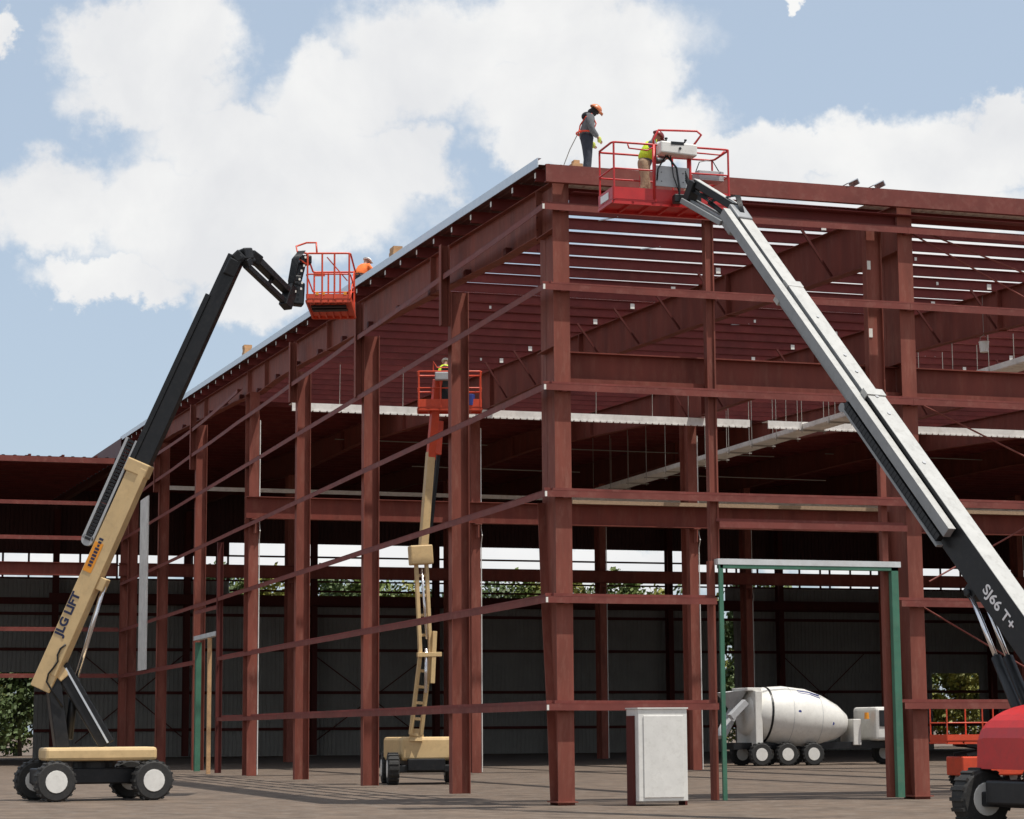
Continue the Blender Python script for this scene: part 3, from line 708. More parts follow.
def platform(root, O, ux, uy, L, Wd, H, mt, railr=.022, mid_gap=None, toe=.16):
    """O lower near-left corner of the floor, ux long direction, uy depth direction"""
    O = V(O); ux = V(ux).normalized(); uy = V(uy).normalized(); Z = V((0, 0, 1))
    def P(a, b_, z): return O + ux * a + uy * b_ + Z * z
    b = newbm()
    beam(b, P(0, Wd / 2, .05), P(L, Wd / 2, .05), Wd, .05)
    for a in [L * q / 6 for q in range(7)]: beam(b, P(a, 0, 0), P(a, Wd, 0), .05, .05)
    for q in (0.03, Wd - .03): beam(b, P(0, q, .0), P(L, q, .0), .06, .08)
    fl = build('platform_floor', b, mt, root, root)
    b = newbm()
    for q in (0, Wd): beam(b, P(0, q, .07 + toe / 2), P(L, q, .07 + toe / 2), .015, toe)
    for a in (0, L): beam(b, P(a, 0, .07 + toe / 2), P(a, Wd, .07 + toe / 2), .015, toe)
    build('toe_board', b, mt, root, root)
    b = newbm(); c = .09
    for z in (H, H * .56):
        pts = []
        for (a, q, da, dq) in ((0, 0, 1, 1), (L, 0, -1, 1), (L, Wd, -1, -1), (0, Wd, 1, -1)):
            c1 = P(a + c * da, q, z); c2 = P(a, q + c * dq, z)
            pts += [c2, P(a + c * .3 * da, q + c * .3 * dq, z), c1] if (a, q) in ((0, 0), (L, Wd)) else [c1, P(a + c * .3 * da, q + c * .3 * dq, z), c2]
        tube(b, pts, railr if z == H else railr * .8, 8, True)
    build('guard_rail', b, mt, root, root, smooth=True)
    for a in (0.03, L * .36, L * .64, L - .03):
        for q in (0, Wd):
            b = newbm(); tube(b, [P(a, q, .05), P(a, q, H)], railr, 8); build('rail_post', b, mt, root, root)
    return P

# --- right lift (grey and white boom)
R0 = thing('boom_lift', (4.6, -15.2, 0), 'white and black straight boom lift with red basket, in front of the right wall', 'boom lift', 'boom lifts on the site')
def rp(name, bm, mt, parent=None, bevel=0, smooth=False): return build(name, bm, mt, parent or R0, R0, bevel, smooth)
TIP = V((2.27, -5.83, 12.42)); PIV = V((4.50, -15.2, 1.75))
axis = (TIP - PIV).normalized(); LT = (TIP - PIV).length
def along(t): return PIV + axis * t
side = axis.cross(V((0, 0, 1))).normalized(); nrm = side.cross(axis).normalized()
if nrm.z < 0: nrm = -nrm
sideL = side if side.x < 0 else -side
def boxbeam(A, B_, w, h, topm, sidem, name, root, bev=.015, upn=None, on=0.0):
    """hollow-section boom: steel box with a paler top strip, painted light on the upper sections"""
    b = newbm(); beam(b, A, B_, w, h, (0, 0, 1), on=on); o = build(name, b, sidem, root, root, bev)
    if topm is not None:
        b = newbm(); beam(b, A, B_, w + .012, .012, (0, 0, 1), on=on + h / 2 + .006); beam(b, A, B_, .012, h * .12, (0, 0, 1), os=w / 2 + .004, on=on + h * .44); build('pale_top_face', b, topm, o, root)
    return o
s1 = boxbeam(along(-.3), along(8.3), .42, .60, BOOMW, BLACK, 'base_boom', R0)
s2 = boxbeam(along(7.2), along(LT - 2.6), .36, .46, BOOMW, BOOMG, 'mid_boom', R0, on=.02)  # one paint all round: grey sides carry painted shade, white top painted light
s3 = boxbeam(along(9), along(LT), .30, .36, BOOMW, BOOMG, 'fly_boom', R0, on=.03)
# white rail boxed along the left side of the boom, and the black hose track
b = newbm(); beam(b, along(4.5), along(LT - .1), .16, .20, (0, 0, 1), os=0, on=0)
for v_ in b.verts: v_.co += sideL * .33 + nrm * .10
tr = rp('hose_carrier', b, BOOMG, bevel=.01)
b = newbm(); beam(b, along(4.5), along(LT - .1), .17, .012)
for v_ in b.verts: v_.co += sideL * .33 + nrm * .208
rp('pale_top_face', b, BOOMW, tr)  # paler top of the same rail, light put into its colour
b = newbm()
for q in range(34):
    t = 4.6 + q * .11; A = along(t) + sideL * .34 - nrm * .12; beam(b, A, A + axis * .10, .13, .15)
rp('hose_track', b, BLACK, tr)
b = newbm(); A = along(8.35) + sideL * .34 - nrm * .22; beam(b, along(4.5) + sideL * .36 - nrm * .22, A, .14, .05); lathe(b, [(-.07, .09), (.07, .09)], A, side, 18)
rp('track_guide', b, BOOMG, tr)
for q, (t, r_) in enumerate(((9.4, .035), (8.9, .035), (8.1, .04), (10.6, .03), (7.6, .04), (6.2, .04))):
    b = newbm(); p = along(t) + nrm * (.318 if t < 8.3 else .272); lathe(b, [(0, r_), (.008, r_), (.01, r_ * .8)], p, nrm, 14); rp('bolt', b, GREYP, s1)
# collars
for t, w_, h_ in ((8.3, .47, .66), (LT - 2.6, .40, .52)):
    b = newbm(); beam(b, along(t - .18), along(t), w_, h_, on=.01); rp('collar', b, BOOMW)
# lettering on the left side of the base boom, reading down the boom
LO = along(3.25) + sideL * .216 - nrm * .11
lettering('SJ66 T+', LETW, R0, LO, -axis, nrm, .27, 1.0, bold=.004)
# lift cylinder with rods
b = newbm(); Pc = along(3.5) - nrm * .42; Pb = V((4.05, -14.3, 1.3))
Pm = Pc.lerp(Pb, .42)
for s in (-.14, .14): tube(b, [Pc + side * s, Pm + side * s], .045, 12)
cyl = rp('lift_cylinder_rod', b, CHROME, smooth=True)
b = newbm()
for s in (-.14, .14): tube(b, [Pm + side * s, Pb + side * s], .095, 14)
rp('lift_cylinder', b, BLACK, smooth=True)
b = newbm(); beam(b, Pc - nrm * -.32, Pc - nrm * .08, .36, .30, axis); lathe(b, [(-.24, .07), (.24, .07)], Pc, side, 14); rp('cylinder_bracket', b, BLACK, s1, .02)
# jib: parallel links from the boom nose to the basket mount
JA = TIP + V((-.02, 0, .02)); JB = V((1.80, -4.72, 13.14))
b = newbm(); beam(b, JA + axis * .02, JA - axis * .45, .38, .50); rp('boom_nose', b, BOOMG, bevel=.03)
jd = (JB - JA).normalized(); jn = V((0, 0, 1)) - jd * jd.z; jn.normalize()
b = newbm(); beam(b, JA + jn * .16, JB + jn * .22, .16, .16); rp('jib_upper_link', b, BLACK, bevel=.02)
b = newbm(); beam(b, JA + jn * .25, JB + jn * .31, .18, .014); rp('jib_cover', b, BOOMW)
b = newbm(); beam(b, JA - jn * .22, JB - jn * .20, .10, .12); beam(b, JA - jn * .22 + side * .2, JB - jn * .20 + side * .2, .05, .12); beam(b, JA - jn * .22 - side * .2, JB - jn * .20 - side * .2, .05, .12)
rp('jib_lower_link', b, BOOMG, bevel=.015)
b = newbm(); tube(b, [JA - jn * .1, JA.lerp(JB, .55)], .055, 12); rp('jib_cylinder', b, BLACK, smooth=True)
b = newbm(); tube(b, [JA.lerp(JB, .5), JB + jn * .1], .03, 10); rp('jib_rod', b, CHROME, smooth=True)
b = newbm()
for q in range(5):
    o_ = side * (.02 * q - .06); tube(b, [along(LT - .5) + o_ + nrm * .15, JA + jn * .42 + o_ * 1.5, JA.lerp(JB, .5) + jn * (.02 + .03 * q) + o_, JB + jn * .05 + o_, JB + V((-.1, .1, .3 + .05 * q))], .014, 6)
rp('hydraulic_hoses', b, BLACK, smooth=True)
b = newbm(); beam(b, JB - jn * .26, JB + jn * .26, .26, .18, jd); beam(b, JB + V((-.30, .32, -.08)), JB + V((.30, .25, -.08)), .22, .18); rp('basket_rotator', b, BLACK, bevel=.02)
O = V((.20, -4.15, 12.98)); UX = V((1, -.02, 0)); UY = V((.02, 1, 0)); LB = 2.72; WB = .95; HB = 1.32
P = platform(R0, O, UX, UY, LB, WB, HB, REDP, .024, toe=.26)
# raised console guard, console box, grey back panel
b = newbm(); tube(b, [P(.95, 0, HB - .0), P(.95, 0, HB + .12), P(1.08, .02, HB + .34), P(1.95, -.05, HB + .36), P(2.02, -.12, HB + .26), P(1.85, .1, HB - .02)], .026, 8); tube(b, [P(.95, 0, .1), P(.95, 0, HB)], .035, 8); tube(b, [P(1.78, 0, .1), P(1.78, 0, HB)], .045, 8)
rp('console_guard', b, REDP, smooth=True)
b = newbm(); beam(b, P(1.02, -.12, HB - .10), P(1.86, -.12, HB - .14), .34, .26); con = rp('control_console', b, WHITE, bevel=.03)
b = newbm(); tube(b, [P(1.2, -.1, HB), P(1.2, -.12, HB + .12)], .02, 8); lathe(b, [(0, .035), (.03, .035)], P(1.2, -.12, HB + .11), (0, 0, 1), 12)
tube(b, [P(1.6, -.1, HB), P(1.65, -.12, HB + .11)], .018, 8); lathe(b, [(0, .03), (.03, .03)], P(1.65, -.12, HB + .1), (0, 0, 1), 12); rp('joystick', b, BLACK, con)
b = newbm(); lathe(b, [(0, .03), (.02, .03)], P(1.45, -.30, HB - .13), (0, -1, 0), 12); box(b, *(lambda q: (q.x, q.x + .3, q.y, q.y + .02, q.z, q.z + .07))(P(1.25, -.3, HB - .05))); rp('console_switch', b, BLACK, con)
b = newbm(); beam(b, P(.98, -.04, .62), P(1.74, -.04, .60), .04, .46); pan = rp('rear_panel', b, GREYP, bevel=.01)
b = newbm()
for q in range(4): lathe(b, [(0, .012), (.01, .012)], P(1.1 + .5 * (q % 2), -.062, .5 + .2 * (q // 2)), (0, -1, 0), 8)
rp('rivet', b, BLACK, pan)
b = newbm(); tube(b, [P(1.2, -.1, HB - .25), P(1.0, -.12, .75), P(.98, -.1, .5)], .018, 6); tube(b, [P(1.22, -.1, HB - .25), P(1.42, -.14, .8), P(1.5, -.1, .35), P(1.45, -.2, .1)], .024, 6); tube(b, [P(1.3, -.1, HB - .25), P(1.36, -.12, .6), P(1.55, -.1, .1)], .012, 6); rp('control_cable', b, BLACK, smooth=True)
b = newbm(); tube(b, [P(.35, -.01, HB - .03), P(.38, -.01, HB - .12), P(.8, -.01, HB - .14), P(.95, -.01, HB - .06)], .018, 6); tube(b, [P(1.85, -.01, HB - .03), P(1.95, -.01, HB - .12), P(2.5, -.01, HB - .13), P(2.6, -.01, HB - .04)], .018, 6); rp('hand_hold', b, REDP, smooth=True)
b = newbm(); q_ = O + V((-.012, .25, .10)); box(b, q_.x, q_.x + .004, q_.y, q_.y + .5, q_.z, q_.z + .16); rp('decal', b, LETW)
bmod = person((P(.97, .55, .09).x, P(.97, .55, .09).y, P(.97, .55, .09).z), math.radians(-8), LEAN, 'worker in yellow vest and dark red hard hat leaning in the red basket', GREYH, TAN, HATR, vest_mat=VEST, nod=.7, group=None)
# things carried in the basket
TB = thing('tool_tray', tuple(P(2.18, .35, .62)), 'grey plastic tool tray hung inside the right end of the red basket', 'tool tray')
b = newbm(); c = P(2.35, .35, .75); box(b, c.x - .30, c.x + .30, c.y - .18, c.y + .18, c.z - .1, c.z - .07)
for a_, b_, c_, d_ in ((-.30, -.28, -.18, .18), (.28, .30, -.18, .18), (-.28, .28, -.18, -.16), (-.28, .28, .16, .18)): box(b, c.x + a_, c.x + b_, c.y + c_, c.y + d_, c.z - .07, c.z + .12)
build('tray_shell', b, GREYP, TB, TB, .008)
b = newbm(); tube(b, [c + V((-.3, 0, .1)), c + V((-.2, 0, .35)), c + V((.1, 0, .42)), c + V((.3, 0, .1))], .012, 6); build('handle', b, BLACK, TB, TB)
b = newbm(); c = P(2.1, .5, .35); ellipsoid(b, c, (.30, .2, .28), None, 14, 10, -.9)
for v_ in b.verts: v_.co += V((0, 0, .05 * noise.noise(v_.co * 9))) + V((.03 * noise.noise(v_.co * 7), 0, 0))
single('canvas_bag', b, TAN, 'tan canvas tool bag on the floor of the red basket', 'bag', smooth=True)
# turntable with rounded red hood
b = newbm()
c0 = V((4.35, -15.1, 0)); seg = 20; va = []
rows = [(-math.cos(math.pi * q / seg) * 1.5, 1.0 + 1.12 * (math.sin(math.pi * q / seg) ** .42)) for q in range(seg + 1)]
for yk, sc in ((-.85, .80), (-.80, .93), (-.62, 1), (.62, 1), (.80, .93), (.85, .80)):
    va.append([b.verts.new(c0 + V((xx, yk, 1.0 + (zz - 1.0) * sc))) for xx, zz in rows])
for r1, r2 in zip(va, va[1:]):
    for i in range(seg): b.faces.new((r1[i], r1[i + 1], r2[i + 1], r2[i]))
b.faces.new(va[0][::-1]); b.faces.new(va[-1])
hood = rp('engine_hood', b, REDP, smooth=False, bevel=.03)
b = newbm(); box(b, c0.x - .5, c0.x + .7, c0.y - .875, c0.y - .855, 1.62, 1.74); rp('hood_vent', b, BLACK, hood)
chassis(R0, (4.3, -15.1, 0), math.radians(8), BLACK, REDP)

# --- left lift (cream base boom, black fly and jib, orange basket)
L0 = thing('boom_lift', (-9.4, 10.1, 0), 'cream and black boom lift at far left with black jib and orange basket', 'boom lift', 'boom lifts on the site')
def lp(name, bm, mt, parent=None, bevel=0, smooth=False): return build(name, bm, mt, parent or L0, L0, bevel, smooth)
LP0 = V((-10.12, 10.14, 3.15)); LP1 = V((-7.95, 9.16, 8.57)); LP2 = V((-5.70, 8.14, 13.95))
d1 = (LP1 - LP0).normalized(); d2 = (LP2 - LP1).normalized()
sL = d1.cross(V((0, 0, 1))).normalized(); sL = sL if sL.y < 0 else -sL; nL = sL.cross(d1).normalized(); nL = nL if nL.z > 0 else -nL
b = newbm(); beam(b, LP0 - d1 * .35, LP1, .42, .55, w2=.40, h2=.50, on=-.03); lb = lp('base_boom', b, CREAM, bevel=.02)
b = newbm(); beam(b, LP0 + d1 * .1, LP1 - d1 * .1, .03, .17, on=-.20)
for v_ in b.verts: v_.co += sL * .222
lp('side_rib', b, CREAM, lb, .01)
b = newbm(); beam(b, LP1 - d1 * .30, LP1 + d1 * .05, .46, .62); lp('boom_collar', b, CREAM, lb, .03)
b = newbm(); beam(b, LP1 - d1 * 1.5, LP2, .32, .50, w2=.28, h2=.42); lf = lp('fly_boom', b, BLACK, bevel=.02)
b = newbm(); beam(b, LP1 + d2 * .05, LP2 - d2 * 1.2, .14, .14)
for v_ in b.verts: v_.co += nL * .22 + sL * .12
lp('hose_rail', b, BLACK, lf, .01)
b = newbm(); A = LP0 + d1 * 3.6 + nL * .40 + sL * .1; Bq = LP1 + d1 * .5 + nL * .40 + sL * .1
beam(b, A, Bq, .12, .07, on=.17); beam(b, A, Bq, .12, .06, on=-.09); lathe(b, [(-.06, .16), (.06, .16)], A + nL * .04, sL, 16); cr_ = lp('hose_carrier', b, GREYP)
b = newbm()
for q in range(30):
    p = A.lerp(Bq, q / 30) + nL * .04 + sL * .02; beam(b, p, p + d1 * .065, .13, .16)
lp('hose_track', b, BLACK, cr_)
LT_ = (LP1 - LP0).length
yv = nL
lettering('JLG LIFT', NAVY, L0, LP0 + d1 * 1.05 + sL * .214 - nL * .0, d1, yv, .30, 1.22, bold=.012)
PO = LP0 + d1 * 2.85 + sL * .214 + nL * .06
b = newbm(); beam(b, PO, PO + d1 * .80, .006, .24, on=.03)
lp('placard', b, PLAC, lb)
b = newbm()
rr = random.Random(5)
for q in range(9):
    p = PO + d1 * (.15 + q * .09) + nL * .02 + sL * .006; beam(b, p, p + d1 * .06, .004, rr.uniform(.06, .12), on=.0)
lp('placard_mark', b, NAVY, lb)
# jib
JE = LP2 + V((.02, .05, .02)); J1 = V((-4.06, 9.40, 13.22))
JE2 = V((-5.22, 8.30, 13.98))
b = newbm(); K = [LP2 - d2 * .55, LP2 - d2 * .12, LP2 + d2 * .08 + V((.08, 0, -.02)), LP2 + V((.34, .1, .10)), JE2 + V((.12, .06, -.06))]
for q, (a_, b_) in enumerate(zip(K, K[1:])): beam(b, a_, b_ + (b_ - a_).normalized() * .04, .34 - .01 * q, .42 - .03 * q, (0, 1, 0), .33 - .01 * q, .39 - .03 * q)
lathe(b, [(-.20, .11), (.20, .11)], LP2 + V((.1, 0, -.05)), sL, 18); lathe(b, [(-.20, .09), (.20, .09)], JE2 + V((.0, 0, -.1)), sL, 18); lp('elbow', b, BLACK, bevel=.04)
jd = (J1 - JE2).normalized(); sj = jd.cross(V((0, 0, 1))).normalized(); jn = sj.cross(jd); jn = jn if jn.z > 0 else -jn
b = newbm(); beam(b, JE2 - jd * .1, J1 + jn * .12, .24, .22, h2=.17); lp('jib', b, BLACK, bevel=.02)
b = newbm(); beam(b, JE2 - jn * .38 - jd * .2, J1 - jn * .22, .14, .15); beam(b, JE2 - jn * .38 - jd * .25, JE2, .2, .2); beam(b, J1 - jn * .22 - jd * .9, J1 + jn * .1 - jd * .8, .08, .10); lp('jib_lower_link', b, BLACK, bevel=.015)
b = newbm(); beam(b, J1 - jn * .34, J1 + jn * .34, .26, .30, jd); lp('jib_end', b, BLACK, bevel=.02)
for t_ in (0, 1):
    pass
b = newbm(); c = V((-3.76, 9.62, 13.55)); beam(b, c + V((-.02, 0, -.52)), c + V((.02, .05, .1)), .30, .34, (1, 0, 0)); beam(b, c + V((-.05, 0, .0)), c + V((.14, .1, .72)), .26, .22, (1, 0, 0)); box(b, c.x + .02, c.x + .36, c.y - .14, c.y + .2, c.z + .62, c.z + .86); box(b, c.x - .22, c.x + .1, c.y - .12, c.y + .1, c.z + .12, c.z + .3)
mnt = lp('basket_mount', b, BLACK, bevel=.04)
b = newbm()
for q in range(6):
    o_ = V((.03 * q - .1, -.22 - .02 * q, 0)); tube(b, [J1 + jn * .2 + o_ * .3, c + o_ + V((-.2, 0, .1)), c + o_ + V((-.1, 0, .7)), c + o_ + V((.1, .1, .95))], .018, 6)
lp('hydraulic_hoses', b, BLACK, mnt, smooth=True)
b = newbm(); rr = random.Random(2)
for q in range(7):
    p = c + V((rr.uniform(-.15, .15), -.21, rr.uniform(-.3, .8))); box(b, p.x, p.x + .05, p.y - .01, p.y, p.z, p.z + .06)
lp('decal', b, TAGM, mnt)
OL = V((-3.56, 9.45, 13.14)); UXL = V((1, -.30, 0)); UYL = V((.30, 1, 0))
PL = platform(L0, OL, UXL, UYL, 1.18, 2.5, 1.30, ORANGE, .026, toe=.12)
b = newbm(); tube(b, [PL(0, 0, 1.3), PL(-.25, .0, 1.35), PL(-.30, .25, 1.55), PL(-.02, .3, 1.66), PL(.25, .12, 1.62), PL(.28, 0, 1.3)], .026, 8); tube(b, [PL(-.25, 0, 1.35), PL(-.2, 0, 1.15), PL(0, 0, 1.0)], .02, 8)
lp('console_guard', b, ORANGE, smooth=True)
b = newbm(); beam(b, PL(.55, .03, 1.2), PL(1.1, .03, .55), .03, .03); beam(b, PL(.2, 0, .72), PL(.5, 0, .72), .03, .1); beam(b, PL(1.18, .1, .1), PL(1.18, 1.9, 1.2), .03, .03); lp('gate_bar', b, ORANGE)
b = newbm()
for q in (.25, .42, 1.0): p = PL(q, -.012, .2); beam(b, p, p + V((.08, -.02, 0)), .01, .08)
lp('warning_decal', b, PLAC)
b = newbm(); beam(b, PL(.1, 1.0, -.06), PL(1.05, .9, -.06), .3, .06); beam(b, PL(.1, .5, -.06), PL(1.05, .45, -.06), .1, .06); lp('platform_bracket', b, BLACK)
# lower part: black riser, cylinder, turntable
b = newbm(); beam(b, LP0 + V((.35, .0, .25)), LP0 + V((1.55, -.1, -1.75)), .34, .42); beam(b, LP0 + V((.15, .1, .0)), LP0 + V((.45, .1, -2.0)), .6, .35, (1, 0, 0)); lp('riser_link', b, BLACK, bevel=.03)
b = newbm(); beam(b, LP0 + V((.45, -.20, .2)), LP0 + V((1.55, -.30, -1.7)), .05, .05); lp('riser_edge', b, GALV)
b = newbm(); Pc2 = LP0 + d1 * 2.7 - nL * .42; Pb2 = LP0 + V((.75, .2, -.15)); tube(b, [Pc2, Pb2], .06, 12); lp('lift_cylinder_rod', b, CHROME, smooth=True)
b = newbm(); tube(b, [Pb2 + V((0, 0, .1)), LP0 + V((.6, .1, -1.6))], .11, 12); lp('lift_cylinder', b, BLACK, smooth=True)
b = newbm(); beam(b, Pc2 + nL * .35, Pc2 - nL * .06, .34, .34, d1); lp('cylinder_bracket', b, CREAM, lb, .02)
b = newbm(); beam(b, LP0 + V((.1, 0, .35)), LP0 + V((.45, 0, -.05)), .46, .3); lp('pivot_bracket', b, CREAM, lb, .02)
b = newbm(); tube(b, [LP0 + d1 * .95 + sL * .24 - nL * .2, LP0 + d1 * .8 + sL * .26 - nL * .12, LP0 + d1 * .62 + sL * .27 - nL * .12, LP0 + d1 * .48 + sL * .27 - nL * .2, LP0 + d1 * .3 + sL * .27 - nL * .16, LP0 + d1 * .1 + sL * .26 - nL * .1, LP0 - d1 * .1 + sL * .26 - nL * .14, LP0 - d1 * .2 + sL * .24 - nL * .28, LP0 + V((.4, -.25, -.8))], .025, 6); lp('hydraulic_hose', b, BLACK, smooth=True)
b = newbm(); cc = V((-8.9, 10.1, 0)); box(b, cc.x - 1.3, cc.x + 1.5, cc.y - .9, cc.y + .9, 1.0, 1.34); lp('turntable', b, CREAM, bevel=.08)
chassis(L0, (-8.9, 10.1, 0), math.radians(8), BLACK, CREAM)

# --- middle lift inside the frame
M0 = thing('boom_lift', (3.1, 22.3, 0), 'slim cream articulating lift with orange jib standing inside the steel frame', 'boom lift', 'boom lifts on the site')
def mp_(name, bm, mt, parent=None, bevel=0, smooth=False): return build(name, bm, mt, parent or M0, M0, bevel, smooth)
a0 = V((2.65, 21.15, 1.57)); a1 = V((2.85, 20.71, 4.09)); a2 = V((2.73, 20.8, 7.26)); a3 = V((3.04, 20.72, 10.62)); a4 = V((3.24, 20.33, 12.77))
def ladder(A, B_, w, name):
    b = newbm(); d, s, n_ = frame_of(A, B_, (0, 1, 0))
    for q in (-1, 1): beam(b, A + s * q * w / 2, B_ + s * q * w / 2, .11, .16, (0, 1, 0))
    k = 5
    for q in range(k + 1): p = A.lerp(B_, q / k); beam(b, p - s * w / 2, p + s * w / 2, .09, .10, (0, 1, 0))
    mp_(name, b, CREAM, bevel=.01)
ladder(a0, a1, .34, 'lower_arm'); ladder(a1, a2, .34, 'upper_arm')
b = newbm(); p = a1; beam(b, p + V((.2, -.1, -.9)), p + V((.28, -.1, .75)), .12, .14); beam(b, p + V((-.3, -.1, 0)), p + V((.5, -.1, .02)), .14, .14); mp_('timing_link', b, CREAM, bevel=.01)
b = newbm(); tube(b, [a1 + V((-.02, -.1, -1.2)), a1 + V((0, -.1, .2))], .05, 10); tube(b, [a2 + V((0, -.1, -.4)), a1 + V((.02, -.1, .5))], .04, 10); mp_('arm_cylinder', b, CHROME, smooth=True)
b = newbm(); beam(b, a2 + V((-.38, 0, 0)), a2 + V((.36, 0, .05)), .4, .62); mp_('knuckle', b, CREAM, bevel=.04)
b = newbm(); beam(b, a2 + V((.08, 0, .3)), a3, .25, .34, (0, 1, 0)); mp_('upper_boom', b, CREAM, bevel=.02)
b = newbm(); beam(b, a2.lerp(a3, .25) + V((.24, 0, 0)), a3 + V((.30, 0, .3)), .10, .14, (0, 1, 0)); mp_('hose_carrier', b, BLACK)
b = newbm(); beam(b, a3 - V((0, 0, .25)), a4 + V((-.1, -.1, .15)), .26, .30, (0, 1, 0)); beam(b, a3 + V((.20, -.12, -.1)), a3 + V((.28, -.12, 1.0)), .2, .22, (0, 1, 0)); mp_('jib', b, ORANGE, bevel=.02)
b = newbm(); beam(b, a4 + V((.1, -.1, -.7)), a4 + V((.2, -.1, .6)), .28, .26, (0, 1, 0)); tube(b, [a4 + V((.3, -.2, -.8)), a4 + V((.42, -.25, 0)), a4 + V((.25, -.2, .5))], .05, 8); mp_('basket_mount', b, BLACK, bevel=.03)
PM = platform(M0, V((2.46, 20.18, 11.93)), (1, -.28, 0), (.28, 1, 0), 2.05, .9, 1.22, ORANGE, .028, toe=.25)
b = newbm(); beam(b, PM(.55, -.05, 1.05), PM(1.35, -.05, 1.05), .25, .26); mp_('control_console', b, GREYP, bevel=.03)
b = newbm(); tube(b, [PM(.5, 0, 1.2), PM(.5, 0, 1.55), PM(.62, 0, 1.35), PM(1.4, 0, 1.35), PM(1.5, 0, 1.2)], .024, 6); mp_('console_guard', b, ORANGE)
b = newbm(); q_ = PM(.3, .3, 0); box(b, 2.2, 4.4, 21.2, 23.6, .75, 1.5); mp_('turntable', b, CREAM, bevel=.1)
b = newbm(); beam(b, (3.0, 22.2, 1.3), a0, .4, .4); mp_('mast_base', b, CREAM)
chassis(M0, (3.2, 22.4, 0), math.radians(80), BLACK, CREAM)
q_ = PM(.85, .5, .09); person((q_.x, q_.y, q_.z), math.radians(60), LEAN, 'worker in lime vest at the console of the middle lift basket', BLACKC, DENIM, HATW, vest_mat=VEST, nod=.3)
b = newbm(); q_ = PM(1.7, .1, .12); lathe(b, [(0, .13), (.35, .15), (.36, .13)], q_, (0, 0, 1), 16); single('blue_bucket', b, BLUEP, 'blue bucket on the floor of the middle lift basket', 'bucket')

# roof worker by the rake
yy = 20.3
person((.62, yy, zt(yy) + .16), math.radians(30), CROUCH, 'worker in orange vest and white hard hat crouching behind the roof edge', OVEST, DENIM, HATW, vest_mat=OVEST, harness=BLACKC, nod=.3)
for y_, lab in ((36.6, 'small stack of timber blocks far down the sloping roof edge'), (13.6, 'timber blocks on the roof edge between the two roof workers')):
    b = newbm(); z_ = zt(y_) + .04; 
    z_ += .10; box(b, -.07, .28, y_, y_ + .5, z_, z_ + .16); box(b, -.05, .22, y_ + .03, y_ + .5, z_ + .162, z_ + .30)
    if y_ > 20: box(b, -.06, .25, y_ + .1, y_ + .5, z_ + .302, z_ + .42)
    single('timber_block', b, WOOD, lab, 'wood block', 'timber blocks on the roof')
for x_, lab in ((8.05, 'left of the two sheet metal brackets lying on the eave'), (8.75, 'right of the two sheet metal brackets lying on the eave')):
    b = newbm(); beam(b, (x_ - .25, .1, 14.86), (x_ + .02, .1, 15.0), .5, .02); beam(b, (x_ + .02, .1, 15.0), (x_ + .08, .1, 14.88), .5, .02)
    single('sheet_bracket', b, GALV, lab, 'bracket', 'brackets on the eave')
# white bucket hung from the rafter
BK = thing('bucket', (18.35, 12, 13.2), 'white plastic bucket hanging on a rope beneath the roof', 'bucket')
b = newbm(); lathe(b, [(0, .13), (.30, .155), (.31, .165), (.33, .165), (.33, .15)], (18.35, 12, 13.15), (0, 0, 1), 20); build('pail', b, WHITE, BK, BK)
b = newbm(); tube(b, [(18.2, 12, 13.46), (18.24, 12, 13.62), (18.35, 12, 13.68), (18.46, 12, 13.62), (18.5, 12, 13.46)], .008, 6); tube(b, [(18.35, 12, 13.68), (18.35, 12, 14.9)], .009, 5); build('handle', b, ROPE, BK, BK)
# white cabinet at the wall
CB = thing('site_cabinet', (2.4, -.6, 0), 'white upright site cabinet standing in front of the lowest girt', 'cabinet')
b = newbm(); box(b, 1.80, 2.98, -1.0, -.25, .1, 2.15); body = build('cabinet_body', b, WHITE, CB, CB, .015)
b = newbm(); box(b, 1.92, 2.88, -1.025, -1.003, .18, 2.0); build('door', b, WHITE, CB, CB, .01)
b = newbm(); box(b, 1.74, 1.797, -.8, -.4, .0, 2.0); build('side_frame', b, DARKST, CB, CB)
b = newbm(); box(b, 2.983, 3.04, -.8, -.4, 0, 2.0); build('side_frame', b, DARKST, CB, CB)
b = newbm(); box(b, 1.78, 3.0, -1.03, -.23, 2.151, 2.18); build('cabinet_top', b, WHITE, CB, CB)

# ------------------------------------------------------------------ concrete mixer truck
MX = thing('mixer_truck', (28.5, 47, 0), 'white concrete mixer truck parked inside the building behind the green door frame', 'truck')
def tp(name, bm, mt, parent=None, bevel=0, smooth=False): return build(name, bm, mt, parent or MX, MX, bevel, smooth)
b = newbm(); ax = V((1, 0, -.10))
lathe(b, [(0, .7), (.05, .95), (.9, 1.28), (1.8, 1.42), (2.9, 1.40), (3.8, 1.18), (4.6, .85), (5.1, .5), (5.15, .2)], (25.35, 47.3, 2.40), ax, 40); dr = tp('drum', b, WHITE, smooth=True)
b = newbm(); lathe(b, [(0, 1.30), (.10, 1.31)], (26.25, 47.3, 2.31), ax, 40); tp('drum_ring', b, BLACK, dr)
b = newbm(); 
for x_, z_ in ((27.6, 2.45), (28.5, 2.15), (29.4, 1.9)):
    lathe(b, [(0, .075), (.02, .075)], (x_, 45.93 + (0 if x_ < 28 else (.10 if x_ < 29 else .33)), z_), (0, -1, 0), 14)
tp('drum_dot', b, BLUEP, dr)
b = newbm(); lathe(b, [(0, 1.424), (.02, 1.424)], (27.3, 47.3, 2.205), ax, 40); lathe(b, [(0, 1.27), (.02, 1.262)], (28.8, 47.3, 2.055), ax, 40); tp('drum_seam', b, GREYP, dr)
